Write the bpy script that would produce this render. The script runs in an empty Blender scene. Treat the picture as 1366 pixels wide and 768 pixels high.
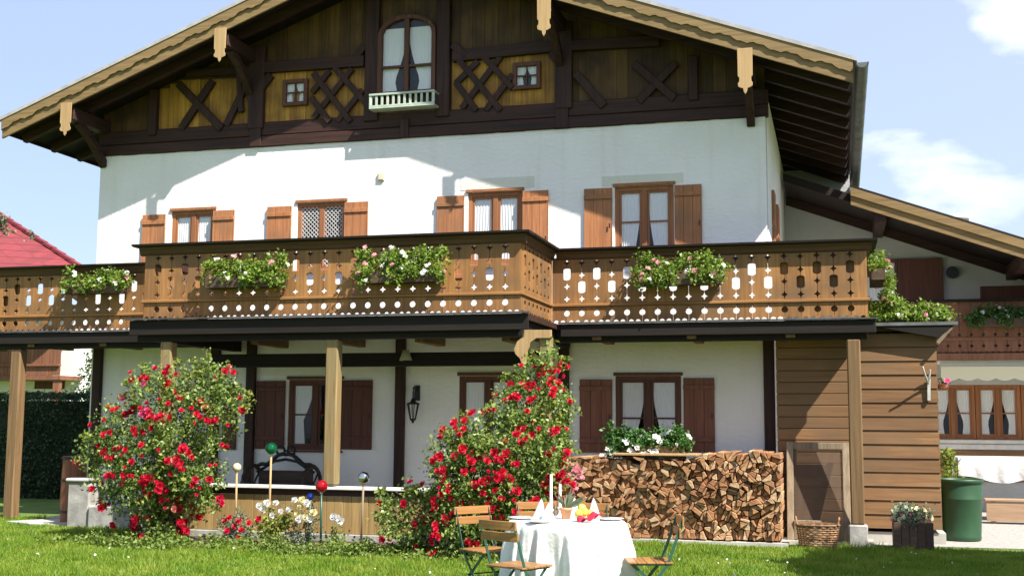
import bpy, bmesh, math, random
import numpy as np
from mathutils import Vector, Matrix

random.seed(7)
rng = np.random.default_rng(7)
sc = bpy.context.scene
col = sc.collection
rad = math.radians

# ------------------------------------------------------------------ camera
CAM_H = 1.75
FPX = 1577.8
yaw, pitch, roll = rad(15.363), rad(6.427), rad(0.3535)
c_f = Vector((-math.sin(yaw) * math.cos(pitch), math.cos(yaw) * math.cos(pitch), math.sin(pitch)))
c_r0 = Vector((math.cos(yaw), math.sin(yaw), 0))
c_u0 = c_r0.cross(c_f)
c_r = c_r0 * math.cos(roll) + c_u0 * math.sin(roll)
c_u = c_u0 * math.cos(roll) - c_r0 * math.sin(roll)
cam_d = bpy.data.cameras.new('camera')
cam = bpy.data.objects.new('camera', cam_d)
col.objects.link(cam)
cam_d.sensor_width = 36
cam_d.lens = FPX / 1366 * 36
cam_d.clip_end = 2000
M4 = Matrix.Identity(4)
for i in range(3):
    M4[i][0], M4[i][1], M4[i][2] = c_r[i], c_u[i], -c_f[i]
M4[2][3] = CAM_H
cam.matrix_world = M4
sc.camera = cam

# ------------------------------------------------------------------ sky, sun, exposure
SUN_EL, SUN_AZ = 49.2, 58.9            # azimuth measured from the facade normal towards the right
to_sun = Vector((math.cos(rad(SUN_EL)) * math.sin(rad(SUN_AZ)), -math.cos(rad(SUN_EL)) * math.cos(rad(SUN_AZ)), math.sin(rad(SUN_EL))))
world = bpy.data.worlds.new('World')
sc.world = world
world.use_nodes = True
wn = world.node_tree.nodes
wl = world.node_tree.links
wn.clear()
w_out = wn.new('ShaderNodeOutputWorld')
w_bg = wn.new('ShaderNodeBackground')
w_bg.inputs[1].default_value = 0.118
w_sky = wn.new('ShaderNodeTexSky')
w_sky.sky_type = 'NISHITA'
w_sky.sun_disc = False
w_sky.sun_elevation = rad(SUN_EL)
w_sky.sun_rotation = math.atan2(to_sun.x, to_sun.y)
w_sky.air_density = 0.9
w_sky.dust_density = 1.0
w_sky.ozone_density = 1.0
w_tc = wn.new('ShaderNodeTexCoord')
w_map = wn.new('ShaderNodeMapping')
w_map.inputs['Scale'].default_value = (1.0, 1.0, 2.6)
w_map.inputs['Location'].default_value = (3.1, 0.35, 0.12)
w_noise = wn.new('ShaderNodeTexNoise')
w_noise.inputs['Scale'].default_value = 9.0
w_noise.inputs['Detail'].default_value = 7
w_noise.inputs['Roughness'].default_value = 0.55
w_ramp = wn.new('ShaderNodeValToRGB')
w_ramp.color_ramp.elements[0].position = 0.42
w_ramp.color_ramp.elements[1].position = 0.74
w_mix = wn.new('ShaderNodeMixRGB')
w_mix.inputs[2].default_value = (4.6, 4.75, 5.0, 1)
wl.new(w_tc.outputs['Generated'], w_map.inputs[0])
wl.new(w_map.outputs[0], w_noise.inputs[0])
wl.new(w_noise.outputs[0], w_ramp.inputs[0])
w_sep = wn.new('ShaderNodeSeparateXYZ')
w_side = wn.new('ShaderNodeMapRange')
w_side.inputs[1].default_value = -0.4
w_side.inputs[2].default_value = -0.1
w_mul = wn.new('ShaderNodeMath')
w_mul.operation = 'MULTIPLY'
wl.new(w_tc.outputs['Generated'], w_sep.inputs[0])
def sky_dir(px_, py_):
    return (c_f * FPX + c_r * (px_ - 683) - c_u * (py_ - 384)).normalized()


w_prev = None
for (cx_, cy_, r_in, r_out) in ((1362, 2, 0.3, 4.2), (1300, 285, 0.5, 6.0), (1215, 225, 0.3, 4.5)):
    w_dot = wn.new('ShaderNodeVectorMath')
    w_dot.operation = 'DOT_PRODUCT'
    w_nrm = wn.new('ShaderNodeVectorMath')
    w_nrm.operation = 'NORMALIZE'
    wl.new(w_tc.outputs['Generated'], w_nrm.inputs[0])
    wl.new(w_nrm.outputs[0], w_dot.inputs[0])
    w_dot.inputs[1].default_value = sky_dir(cx_, cy_)
    w_rng = wn.new('ShaderNodeMapRange')
    w_rng.inputs[1].default_value = math.cos(rad(r_out))
    w_rng.inputs[2].default_value = math.cos(rad(r_in))
    w_rng.inputs[3].default_value = -0.42
    w_rng.inputs[4].default_value = 0.17 if cx_ > 1350 else 0.04
    wl.new(w_dot.outputs['Value'], w_rng.inputs[0])
    if w_prev is None:
        w_prev = w_rng
    else:
        w_mx = wn.new('ShaderNodeMath')
        w_mx.operation = 'MAXIMUM'
        wl.new(w_prev.outputs[0], w_mx.inputs[0])
        wl.new(w_rng.outputs[0], w_mx.inputs[1])
        w_prev = w_mx
w_sum = wn.new('ShaderNodeMath')
wl.new(w_noise.outputs[0], w_sum.inputs[0])
wl.new(w_prev.outputs[0], w_sum.inputs[1])
wl.new(w_sum.outputs[0], w_ramp.inputs[0])
wl.new(w_sep.outputs[0], w_side.inputs[0])
wl.new(w_side.outputs[0], w_mul.inputs[0])
wl.new(w_ramp.outputs[0], w_mul.inputs[1])
w_veil = wn.new('ShaderNodeMapRange')          # thin high veil, denser towards the right
w_veil.inputs[1].default_value = -0.6
w_veil.inputs[2].default_value = 0.3
w_veil.inputs[3].default_value = 0.0
w_veil.inputs[4].default_value = 0.14
w_max = wn.new('ShaderNodeMath')
w_max.operation = 'MAXIMUM'
wl.new(w_sep.outputs[0], w_veil.inputs[0])
wl.new(w_mul.outputs[0], w_max.inputs[0])
wl.new(w_veil.outputs[0], w_max.inputs[1])
wl.new(w_max.outputs[0], w_mix.inputs[0])
w_air = wn.new('ShaderNodeMixRGB')           # summer haze: pale blue over the whole sky
w_air.inputs[0].default_value = 0.75
w_air.inputs[2].default_value = (1.85, 2.25, 3.25, 1)
wl.new(w_sky.outputs[0], w_air.inputs[1])
wl.new(w_air.outputs[0], w_mix.inputs[1])
wl.new(w_mix.outputs[0], w_bg.inputs[0])
wl.new(w_bg.outputs[0], w_out.inputs[0])

sun_d = bpy.data.lights.new('sun', 'SUN')
sun_d.energy = 4.4
sun_d.angle = rad(0.5)
sun_d.color = (1.0, 0.955, 0.88)
sun = bpy.data.objects.new('sun', sun_d)
col.objects.link(sun)
sun.rotation_euler = to_sun.to_track_quat('Z', 'Y').to_euler()

sc.view_settings.view_transform = 'Standard'
sc.view_settings.look = 'None'
sc.view_settings.gamma = 1
sc.view_settings.use_curve_mapping = False
sc.view_settings.exposure = 1.34
sc.render.engine = 'CYCLES'
sc.cycles.max_bounces = 6
sc.cycles.transparent_max_bounces = 12
sc.cycles.caustics_reflective = False
sc.cycles.caustics_refractive = False


def W(px, py, Y):
    """world point seen at photo pixel (px,py) lying on the vertical plane y=Y"""
    d = c_f * FPX + c_r * (px - 683) - c_u * (py - 384)
    t = Y / d.y
    return Vector((d.x * t, Y, CAM_H + d.z * t))


# ------------------------------------------------------------------ mesh helpers
class MB:
    def __init__(s):
        s.v, s.f, s.m = [], [], []

    def add(s, vs, fs, m=0):
        b = len(s.v)
        s.v += [tuple(p) for p in vs]
        s.f += [tuple(i + b for i in f) for f in fs]
        s.m += [m] * len(fs)

    def box(s, x0, x1, y0, y1, z0, z1, m=0):
        s.add([(x0, y0, z0), (x1, y0, z0), (x1, y1, z0), (x0, y1, z0), (x0, y0, z1), (x1, y0, z1), (x1, y1, z1), (x0, y1, z1)],
              [(0, 3, 2, 1), (4, 5, 6, 7), (0, 1, 5, 4), (1, 2, 6, 5), (2, 3, 7, 6), (3, 0, 4, 7)], m)
        return s

    def bar(s, a, b, w, t, up=(0, 0, 1), m=0):
        """box from a to b; w across (perpendicular to up-ish), t along up-ish"""
        a, b = Vector(a), Vector(b)
        d = (b - a).normalized()
        u = Vector(up)
        x = d.cross(u)
        if x.length < 1e-4:
            x = d.cross(Vector((0, 1, 0)))
        x.normalize()
        u = x.cross(d).normalized()
        vs = []
        for p in (a, b):
            for sx, su in ((-1, -1), (1, -1), (1, 1), (-1, 1)):
                vs.append(p + x * (sx * w / 2) + u * (su * t / 2))
        s.add(vs, [(0, 1, 2, 3), (7, 6, 5, 4), (0, 4, 5, 1), (1, 5, 6, 2), (2, 6, 7, 3), (3, 7, 4, 0)], m)
        return s

    def prism(s, poly, y0, y1, m=0):
        """polygon of (x,z) extruded from y0 to y1"""
        n = len(poly)
        vs = [(x, y0, z) for x, z in poly] + [(x, y1, z) for x, z in poly]
        s.add(vs, [tuple(range(n)), tuple(range(2 * n - 1, n - 1, -1))] + [(i, i + n, (i + 1) % n + n, (i + 1) % n) for i in range(n)], m)
        return s

    def sweep(s, prof, p0, p1, out, m=0):
        """profile of (o,z) carried from p0 to p1; o measured along the horizontal vector out"""
        out = Vector(out)
        n = len(prof)
        vs = [Vector(p0) + out * o + Vector((0, 0, z)) for o, z in prof] + [Vector(p1) + out * o + Vector((0, 0, z)) for o, z in prof]
        s.add(vs, [tuple(range(n)), tuple(range(2 * n - 1, n - 1, -1))] + [(i, i + n, (i + 1) % n + n, (i + 1) % n) for i in range(n)], m)
        return s

    def tube(s, pts, rr, n=8, m=0):
        pts = [Vector(p) for p in pts]
        if not hasattr(rr, '__len__'):
            rr = [rr] * len(pts)
        vs, fs = [], []
        for i, p in enumerate(pts):
            d = (pts[min(i + 1, len(pts) - 1)] - pts[max(i - 1, 0)]).normalized()
            ref = Vector((0, 0, 1)) if abs(d.z) < 0.9 else Vector((1, 0, 0))
            x = d.cross(ref).normalized()
            y = d.cross(x)
            for k in range(n):
                a = 2 * math.pi * k / n
                vs.append(p + x * (math.cos(a) * rr[i]) + y * (math.sin(a) * rr[i]))
        for i in range(len(pts) - 1):
            for k in range(n):
                fs.append((i * n + k, i * n + (k + 1) % n, (i + 1) * n + (k + 1) % n, (i + 1) * n + k))
        fs.append(tuple(range(n - 1, -1, -1)))
        e = (len(pts) - 1) * n
        fs.append(tuple(range(e, e + n)))
        s.add(vs, fs, m)
        return s

    def lathe(s, prof, c=(0, 0, 0), n=20, m=0, cap=True):
        vs, fs = [], []
        for r, z in prof:
            for k in range(n):
                a = 2 * math.pi * k / n
                vs.append((c[0] + r * math.cos(a), c[1] + r * math.sin(a), c[2] + z))
        for i in range(len(prof) - 1):
            for k in range(n):
                fs.append((i * n + k, i * n + (k + 1) % n, (i + 1) * n + (k + 1) % n, (i + 1) * n + k))
        if cap:
            fs.append(tuple(range(n - 1, -1, -1)))
            e = (len(prof) - 1) * n
            fs.append(tuple(range(e, e + n)))
        s.add(vs, fs, m)
        return s

    def build(s, name, mat, parent=None, bev=0, smooth=False, label=None):
        me = bpy.data.meshes.new(name)
        me.from_pydata(s.v, [], s.f)
        mats = mat if isinstance(mat, (list, tuple)) else [mat]
        for q in mats:
            me.materials.append(q)
        if len(mats) > 1:
            me.polygons.foreach_set('material_index', s.m)
        if smooth:
            me.polygons.foreach_set('use_smooth', [True] * len(s.f))
        me.update()
        o = bpy.data.objects.new(name, me)
        col.objects.link(o)
        if parent:
            o.parent = parent
            o.matrix_parent_inverse = parent_inv(parent)
        if bev:
            b = o.modifiers.new('bevel', 'BEVEL')
            b.width = bev
            b.segments = 1
            b.limit_method = 'ANGLE'
        if label:
            o['label'] = label
        return o


def parent_inv(p):
    m = Matrix.Identity(4)
    q = p
    while q:
        m = (Matrix.LocRotScale(q.location, q.rotation_euler, q.scale) if q.parent is None else
             q.matrix_parent_inverse @ Matrix.LocRotScale(q.location, q.rotation_euler, q.scale)) @ m
        q = q.parent
    return m.inverted()


def tag(o, label=None, cat=None, group=None, kind=None):
    for k, v in (('label', label), ('category', cat), ('group', group), ('kind', kind)):
        if v:
            o[k] = v
    return o


def thing(name, label, cat, loc=(0, 0, 0), group=None, rz=0):
    o = bpy.data.objects.new(name, None)
    o.empty_display_size = 0.2
    col.objects.link(o)
    o.location = loc
    o.rotation_euler = (0, 0, rz)
    return tag(o, label, cat, group)


def sub_empty(name, parent):
    o = bpy.data.objects.new(name, None)
    col.objects.link(o)
    o.parent = parent
    o.matrix_parent_inverse = parent_inv(parent)
    return o


def link_mesh(name, me, parent=None, mat4=None, local=False):
    o = bpy.data.objects.new(name, me)
    col.objects.link(o)
    if parent:
        o.parent = parent
        if not local:
            o.matrix_parent_inverse = parent_inv(parent)
    if mat4 is not None:
        o.matrix_local = (mat4 if local or not parent else parent_inv(parent) @ mat4)
        if parent and not local:
            o.matrix_parent_inverse = Matrix.Identity(4)
    return o


def copy_tree(o, parent=None):
    c = o.copy()
    col.objects.link(c)
    if parent:
        c.parent = parent
    for ch in list(o.children):
        copy_tree(ch, c)
    return c


def quads_mesh(name, V, mat, idx=None):
    """V (n,k,3): n separate k-gons"""
    n, k = V.shape[:2]
    me = bpy.data.meshes.new(name)
    me.vertices.add(n * k)
    me.vertices.foreach_set('co', V.reshape(-1).astype(np.float32))
    me.loops.add(n * k)
    me.loops.foreach_set('vertex_index', np.arange(n * k, dtype=np.int32))
    me.polygons.add(n)
    me.polygons.foreach_set('loop_start', np.arange(0, n * k, k, dtype=np.int32))
    me.polygons.foreach_set('loop_total', np.full(n, k, dtype=np.int32))
    for q in (mat if isinstance(mat, (list, tuple)) else [mat]):
        me.materials.append(q)
    if idx is not None:
        me.polygons.foreach_set('material_index', idx.astype(np.int32))
    me.update(calc_edges=True)
    return me


def norm(a):
    return a / np.maximum(np.linalg.norm(a, axis=-1, keepdims=True), 1e-9)


def leaf_quads(P, size, bias=(0, -0.25, 0.55), aspect=0.62, jit=0.35):
    n = len(P)
    N = norm(rng.normal(size=(n, 3)) * 0.8 + np.array(bias))
    T = norm(np.cross(N, rng.normal(size=(n, 3))))
    B = np.cross(N, T)
    s = (size * (1 + jit * rng.uniform(-1, 1, n)))[:, None]
    lift = N * s * 0.12
    a = P - T * s * 0.5
    b = P + B * s * aspect * 0.5 + lift - T * s * 0.05
    c = P + T * s * 0.5 - lift * 0.6
    d = P - B * s * aspect * 0.5 + lift - T * s * 0.05
    return np.stack([a, b, c, d], 1)


def blob_points(blobs, n_clumps, per, spread, shell=0.45):
    """clumps of points in ellipsoids; blobs rows: x,y,z,rx,ry,rz"""
    B = np.array(blobs, float)
    wgt = B[:, 3] * B[:, 4] * B[:, 5]
    wgt = wgt ** 0.75
    k = rng.choice(len(B), n_clumps, p=wgt / wgt.sum())
    d = norm(rng.normal(size=(n_clumps, 3)))
    r = rng.uniform(0.05, 1, n_clumps) ** shell
    C = B[k, :3] + d * r[:, None] * B[k, 3:6]
    P = C[:, None, :] + rng.normal(size=(n_clumps, per, 3)) * spread
    return P.reshape(-1, 3)


def surf_points(blobs, n, front=0.6):
    B = np.array(blobs, float)
    wgt = B[:, 3] * B[:, 5]
    out = []
    while len(out) < n:
        k = rng.choice(len(B), p=wgt / wgt.sum())
        d = norm(rng.normal(size=3))
        if d[1] > 0 and rng.uniform() < front:
            d[1] = -d[1]
        p = B[k, :3] + d * B[k, 3:6] * rng.uniform(0.88, 1.08)
        q = (p - B[:, :3]) / B[:, 3:6]
        rr = (q ** 2).sum(1)
        rr[k] = 9
        if rr.min() < 0.6:
            continue
        out.append((p, d))
    return out


# ------------------------------------------------------------------ materials
def mat_new(name):
    m = bpy.data.materials.new(name)
    m.use_nodes = True
    nt = m.node_tree
    bs = nt.nodes['Principled BSDF']
    return m, nt.nodes, nt.links, bs


def rgba(c):
    return (c[0], c[1], c[2], 1)


def wood(name, c1, c2, axis='Z', scale=1.0, rough=0.65, bump=0.25, island=0.25, dirt=None):
    m, n, l, bs = mat_new(name)
    tc = n.new('ShaderNodeTexCoord')
    mp = n.new('ShaderNodeMapping')
    st = {'X': (0.7, 14, 14), 'Y': (14, 0.7, 14), 'Z': (14, 14, 0.7)}[axis]
    mp.inputs['Scale'].default_value = tuple(x * scale for x in st)
    l.new(tc.outputs['Object'], mp.inputs[0])
    geo = n.new('ShaderNodeNewGeometry')
    addv = n.new('ShaderNodeVectorMath')
    mul = n.new('ShaderNodeVectorMath')
    mul.operation = 'SCALE'
    l.new(geo.outputs['Random Per Island'], mul.inputs['Scale'])
    mul.inputs[0].default_value = (37, 51, 29)
    l.new(mp.outputs[0], addv.inputs[0])
    l.new(mul.outputs[0], addv.inputs[1])
    nz = n.new('ShaderNodeTexNoise')
    nz.inputs['Scale'].default_value = 1.6
    nz.inputs['Detail'].default_value = 8
    nz.inputs['Roughness'].default_value = 0.62
    nz.inputs['Distortion'].default_value = 0.4
    l.new(addv.outputs[0], nz.inputs[0])
    rp = n.new('ShaderNodeValToRGB')
    rp.color_ramp.elements[0].position = 0.32
    rp.color_ramp.elements[0].color = rgba(c2)
    rp.color_ramp.elements[1].position = 0.66
    rp.color_ramp.elements[1].color = rgba(c1)
    l.new(nz.outputs[0], rp.inputs[0])
    hs = n.new('ShaderNodeHueSaturation')
    mr = n.new('ShaderNodeMapRange')
    mr.inputs[3].default_value = 1 - island
    mr.inputs[4].default_value = 1 + island
    l.new(geo.outputs['Random Per Island'], mr.inputs[0])
    l.new(mr.outputs[0], hs.inputs['Value'])
    l.new(rp.outputs[0], hs.inputs['Color'])
    outc = hs.outputs[0]
    nz2 = n.new('ShaderNodeTexNoise')
    nz2.inputs['Scale'].default_value = 1.7
    nz2.inputs['Detail'].default_value = 5
    l.new(tc.outputs['Object'], nz2.inputs[0])
    if dirt:
        rp2 = n.new('ShaderNodeValToRGB')
        rp2.color_ramp.elements[0].position = 0.42
        rp2.color_ramp.elements[1].position = 0.7
        mx = n.new('ShaderNodeMixRGB')
        l.new(nz2.outputs[0], rp2.inputs[0])
        l.new(rp2.outputs[0], mx.inputs[0])
        l.new(outc, mx.inputs[1])
        mx.inputs[2].default_value = rgba(dirt)
        outc = mx.outputs[0]
    l.new(outc, bs.inputs['Base Color'])
    bs.inputs['Roughness'].default_value = rough
    bs.inputs['Specular IOR Level'].default_value = 0.3
    bp = n.new('ShaderNodeBump')
    bp.inputs['Strength'].default_value = bump
    bp.inputs['Distance'].default_value = 0.01
    l.new(nz.outputs[0], bp.inputs['Height'])
    l.new(bp.outputs[0], bs.inputs['Normal'])
    return m


def noisy(name, c1, c2, scale=8, rough=0.85, bump=0.4, dist=0.01, detail=6, bscale=None, spec=0.3, lo=0.35, hi=0.7):
    m, n, l, bs = mat_new(name)
    tc = n.new('ShaderNodeTexCoord')
    nz = n.new('ShaderNodeTexNoise')
    nz.inputs['Scale'].default_value = scale
    nz.inputs['Detail'].default_value = detail
    l.new(tc.outputs['Object'], nz.inputs[0])
    rp = n.new('ShaderNodeValToRGB')
    rp.color_ramp.elements[0].position = lo
    rp.color_ramp.elements[1].position = hi
    rp.color_ramp.elements[0].color = rgba(c1)
    rp.color_ramp.elements[1].color = rgba(c2)
    l.new(nz.outputs[0], rp.inputs[0])
    l.new(rp.outputs[0], bs.inputs['Base Color'])
    bs.inputs['Roughness'].default_value = rough
    bs.inputs['Specular IOR Level'].default_value = spec
    if bump:
        nb = n.new('ShaderNodeTexNoise')
        nb.inputs['Scale'].default_value = bscale or scale * 4
        nb.inputs['Detail'].default_value = 5
        l.new(tc.outputs['Object'], nb.inputs[0])
        bp = n.new('ShaderNodeBump')
        bp.inputs['Strength'].default_value = bump
        bp.inputs['Distance'].default_value = dist
        l.new(nb.outputs[0], bp.inputs['Height'])
        l.new(bp.outputs[0], bs.inputs['Normal'])
    return m


def plain(name, c, rough=0.5, metal=0.0, spec=0.5):
    m, n, l, bs = mat_new(name)
    bs.inputs['Base Color'].default_value = rgba(c)
    bs.inputs['Roughness'].default_value = rough
    bs.inputs['Metallic'].default_value = metal
    bs.inputs['Specular IOR Level'].default_value = spec
    return m


def leafy(name, cols, trans=0.3, rough=0.5, patch=None):
    """colour picked per leaf from cols; part of the light goes through the leaf"""
    m, n, l, bs = mat_new(name)
    geo = n.new('ShaderNodeNewGeometry')
    rp = n.new('ShaderNodeValToRGB')
    rp.color_ramp.interpolation = 'LINEAR'
    els = rp.color_ramp.elements
    for i, c in enumerate(cols):
        p = i / (len(cols) - 1)
        e = els[0] if i == 0 else (els[1] if i == len(cols) - 1 else None)
        if e is None:
            e = els.new(p)
        e.position = p
        e.color = rgba(c)
    # (elements may be reordered by new(); set again by position)
    for e in els:
        e.color = rgba(cols[int(round(e.position * (len(cols) - 1)))])
    l.new(geo.outputs['Random Per Island'], rp.inputs[0])
    outc = rp.outputs[0]
    if patch:
        tc = n.new('ShaderNodeTexCoord')
        nz = n.new('ShaderNodeTexNoise')
        nz.inputs['Scale'].default_value = patch[0]
        nz.inputs['Detail'].default_value = 5
        l.new(tc.outputs['Object'], nz.inputs[0])
        r2 = n.new('ShaderNodeValToRGB')
        r2.color_ramp.elements[0].position = 0.4
        r2.color_ramp.elements[1].position = 0.68
        l.new(nz.outputs[0], r2.inputs[0])
        mx = n.new('ShaderNodeMixRGB')
        l.new(r2.outputs[0], mx.inputs[0])
        l.new(outc, mx.inputs[1])
        mx.inputs[2].default_value = rgba(patch[1])
        outc = mx.outputs[0]
    l.new(outc, bs.inputs['Base Color'])
    bs.inputs['Roughness'].default_value = rough
    bs.inputs['Specular IOR Level'].default_value = 0.35
    tr = n.new('ShaderNodeBsdfTranslucent')
    l.new(outc, tr.inputs[0])
    ms = n.new('ShaderNodeMixShader')
    ms.inputs[0].default_value = trans
    l.new(bs.outputs[0], ms.inputs[1])
    l.new(tr.outputs[0], ms.inputs[2])
    l.new(ms.outputs[0], n['Material Output'].inputs[0])
    return m


def glass_pane(name):
    m, n, l, bs = mat_new(name)
    tb = n.new('ShaderNodeBsdfTransparent')
    tb.inputs[0].default_value = (0.98, 0.98, 0.98, 1)
    gl = n.new('ShaderNodeBsdfGlossy')
    gl.inputs['Roughness'].default_value = 0.03
    fr = n.new('ShaderNodeFresnel')
    fr.inputs[0].default_value = 1.5
    ms = n.new('ShaderNodeMixShader')
    geo = n.new('ShaderNodeNewGeometry')
    inv = n.new('ShaderNodeMath')
    inv.operation = 'SUBTRACT'
    inv.inputs[0].default_value = 1.0
    mlt = n.new('ShaderNodeMath')
    mlt.operation = 'MULTIPLY'
    l.new(geo.outputs['Backfacing'], inv.inputs[1])
    l.new(fr.outputs[0], mlt.inputs[0])
    l.new(inv.outputs[0], mlt.inputs[1])
    l.new(mlt.outputs[0], ms.inputs[0])      # only the outer face mirrors
    l.new(tb.outputs[0], ms.inputs[1])
    l.new(gl.outputs[0], ms.inputs[2])
    l.new(ms.outputs[0], n['Material Output'].inputs[0])
    return m


def stucco(name, c=(0.8, 0.79, 0.77), c2=(0.74, 0.73, 0.7)):
    m, n, l, bs = mat_new(name)
    tc = n.new('ShaderNodeTexCoord')
    nz = n.new('ShaderNodeTexNoise')
    nz.inputs['Scale'].default_value = 1.3
    nz.inputs['Detail'].default_value = 8
    l.new(tc.outputs['Object'], nz.inputs[0])
    rp = n.new('ShaderNodeValToRGB')
    rp.color_ramp.elements[0].position = 0.35
    rp.color_ramp.elements[1].position = 0.6
    rp.color_ramp.elements[0].color = rgba(c2)
    rp.color_ramp.elements[1].color = rgba(c)
    l.new(nz.outputs[0], rp.inputs[0])
    ms_ = n.new('ShaderNodeMapping')
    ms_.inputs['Scale'].default_value = (5.0, 5.0, 0.35)
    l.new(tc.outputs['Object'], ms_.inputs[0])
    ns_ = n.new('ShaderNodeTexNoise')
    ns_.inputs['Scale'].default_value = 1.2
    ns_.inputs['Detail'].default_value = 6
    l.new(ms_.outputs[0], ns_.inputs[0])
    rs_ = n.new('ShaderNodeValToRGB')
    rs_.color_ramp.elements[0].position = 0.56
    rs_.color_ramp.elements[0].color = (1, 1, 1, 1)
    rs_.color_ramp.elements[1].position = 0.78
    rs_.color_ramp.elements[1].color = (0.94, 0.93, 0.905, 1)
    l.new(ns_.outputs[0], rs_.inputs[0])
    mm_ = n.new('ShaderNodeMixRGB')
    mm_.blend_type = 'MULTIPLY'
    mm_.inputs[0].default_value = 1.0
    l.new(rp.outputs[0], mm_.inputs[1])
    l.new(rs_.outputs[0], mm_.inputs[2])
    l.new(mm_.outputs[0], bs.inputs['Base Color'])
    bs.inputs['Roughness'].default_value = 0.9
    bs.inputs['Specular IOR Level'].default_value = 0.2
    mp = n.new('ShaderNodeMapping')
    mp.inputs['Scale'].default_value = (1, 1, 1.8)
    l.new(tc.outputs['Object'], mp.inputs[0])
    vo = n.new('ShaderNodeTexNoise')
    vo.inputs['Scale'].default_value = 9
    vo.inputs['Detail'].default_value = 6
    vo.inputs['Roughness'].default_value = 0.65
    l.new(mp.outputs[0], vo.inputs[0])
    bp = n.new('ShaderNodeBump')
    bp.inputs['Strength'].default_value = 0.6
    bp.inputs['Distance'].default_value = 0.022
    l.new(vo.outputs[0], bp.inputs['Height'])
    l.new(bp.outputs[0], bs.inputs['Normal'])
    return m


STUCCO = stucco('white_stucco', (0.85, 0.82, 0.775), (0.81, 0.78, 0.735))
SHADED_STUCCO = stucco('shaded_stucco', (0.46, 0.46, 0.45), (0.40, 0.40, 0.39))  # white plaster of the rear wing, its deep shade put into the colour
LINTEL = stucco('cream_stucco', (0.70, 0.68, 0.59), (0.65, 0.63, 0.54))
BALC = wood('honey_balcony_wood', (0.32, 0.158, 0.053), (0.19, 0.085, 0.028), 'Z', island=0.2, dirt=(0.16, 0.09, 0.042))
BALC_X = wood('honey_trim_wood', (0.32, 0.158, 0.053), (0.19, 0.085, 0.028), 'X', island=0.1)
DARKRAIL = wood('dark_stained_rail', (0.017, 0.011, 0.008), (0.008, 0.006, 0.005), 'X', island=0.05, rough=0.8)
MOULDW = wood('brown_rail_moulding', (0.11, 0.055, 0.025), (0.06, 0.03, 0.015), 'X', island=0.05)
TIMBER = wood('dark_timber', (0.05, 0.02, 0.013), (0.016, 0.008, 0.006), 'X', island=0.25, scale=0.8)
TIMBER_Z = wood('dark_timber_upright', (0.048, 0.02, 0.013), (0.016, 0.008, 0.006), 'Z', island=0.25, scale=0.8)
TIMBER_Y = wood('dark_timber_depth', (0.045, 0.02, 0.013), (0.016, 0.008, 0.006), 'Y', island=0.25, scale=0.8)
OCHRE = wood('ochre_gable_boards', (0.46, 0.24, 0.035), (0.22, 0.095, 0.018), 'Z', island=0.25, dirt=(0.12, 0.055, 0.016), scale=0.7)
OCHRE_D = wood('shaded_gable_boards', (0.13, 0.068, 0.018), (0.06, 0.03, 0.010), 'Z', island=0.3, dirt=(0.04, 0.022, 0.010), scale=0.7)  # darker copy of the gable ochre, roof shade put into the colour
BARGE = wood('golden_bargeboard', (0.25, 0.165, 0.07), (0.155, 0.098, 0.04), 'X', island=0.1)
PALEWOOD = wood('pale_carved_wood', (0.42, 0.28, 0.13), (0.31, 0.19, 0.085), 'Z', island=0.08)
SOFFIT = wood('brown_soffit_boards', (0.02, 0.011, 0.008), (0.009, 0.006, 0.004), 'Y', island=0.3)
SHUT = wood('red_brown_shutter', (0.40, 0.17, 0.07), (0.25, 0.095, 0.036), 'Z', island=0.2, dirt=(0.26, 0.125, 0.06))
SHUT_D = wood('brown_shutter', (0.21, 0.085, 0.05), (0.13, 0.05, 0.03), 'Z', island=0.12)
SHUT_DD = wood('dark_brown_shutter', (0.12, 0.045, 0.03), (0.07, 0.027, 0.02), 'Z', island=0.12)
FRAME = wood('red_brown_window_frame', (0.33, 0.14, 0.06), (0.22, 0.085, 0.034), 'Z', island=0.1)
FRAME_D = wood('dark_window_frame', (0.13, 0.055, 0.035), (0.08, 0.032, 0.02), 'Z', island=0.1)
POST = wood('weathered_post', (0.27, 0.19, 0.08), (0.16, 0.10, 0.042), 'Z', island=0.1, dirt=(0.22, 0.175, 0.09))
POST_D = wood('brown_post', (0.20, 0.12, 0.055), (0.11, 0.065, 0.028), 'Z', island=0.1)
LOWWALL = wood('light_brown_boards', (0.36, 0.24, 0.095), (0.24, 0.15, 0.055), 'Z', island=0.16)
SIDING = wood('brown_siding', (0.25, 0.132, 0.056), (0.145, 0.072, 0.031), 'X', island=0.22, scale=0.8, dirt=(0.17, 0.10, 0.05))
SIDING2 = wood('annex_boards', (0.25, 0.11, 0.06), (0.15, 0.06, 0.035), 'Z', island=0.15)
GREYWOOD = wood('grey_weathered_wood', (0.26, 0.20, 0.13), (0.15, 0.11, 0.07), 'Z', island=0.15)
SLAT = wood('orange_chair_slats', (0.33, 0.165, 0.055), (0.20, 0.09, 0.03), 'X', island=0.15, rough=0.4)
TROUGH = wood('dark_flower_trough', (0.09, 0.055, 0.035), (0.05, 0.03, 0.02), 'X')
TROUGH2 = wood('pale_flower_trough', (0.36, 0.24, 0.15), (0.24, 0.15, 0.09), 'X')
GLASS = glass_pane('window_glass')
CURT = leafy('white_curtain', [(0.86, 0.86, 0.85), (0.87, 0.87, 0.86)], trans=0.12, rough=0.9)
DARK = plain('unlit_room_backing', (0.02, 0.018, 0.016), 0.9)  # near-black backing behind the glass, painted to stand for unlit rooms
CREAM = plain('cream_paint', (0.62, 0.56, 0.38), 0.5)
WHITEP = noisy('white_painted_ledge', (0.6, 0.58, 0.53), (0.72, 0.7, 0.66), 6, 0.6, 0.1)
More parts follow.
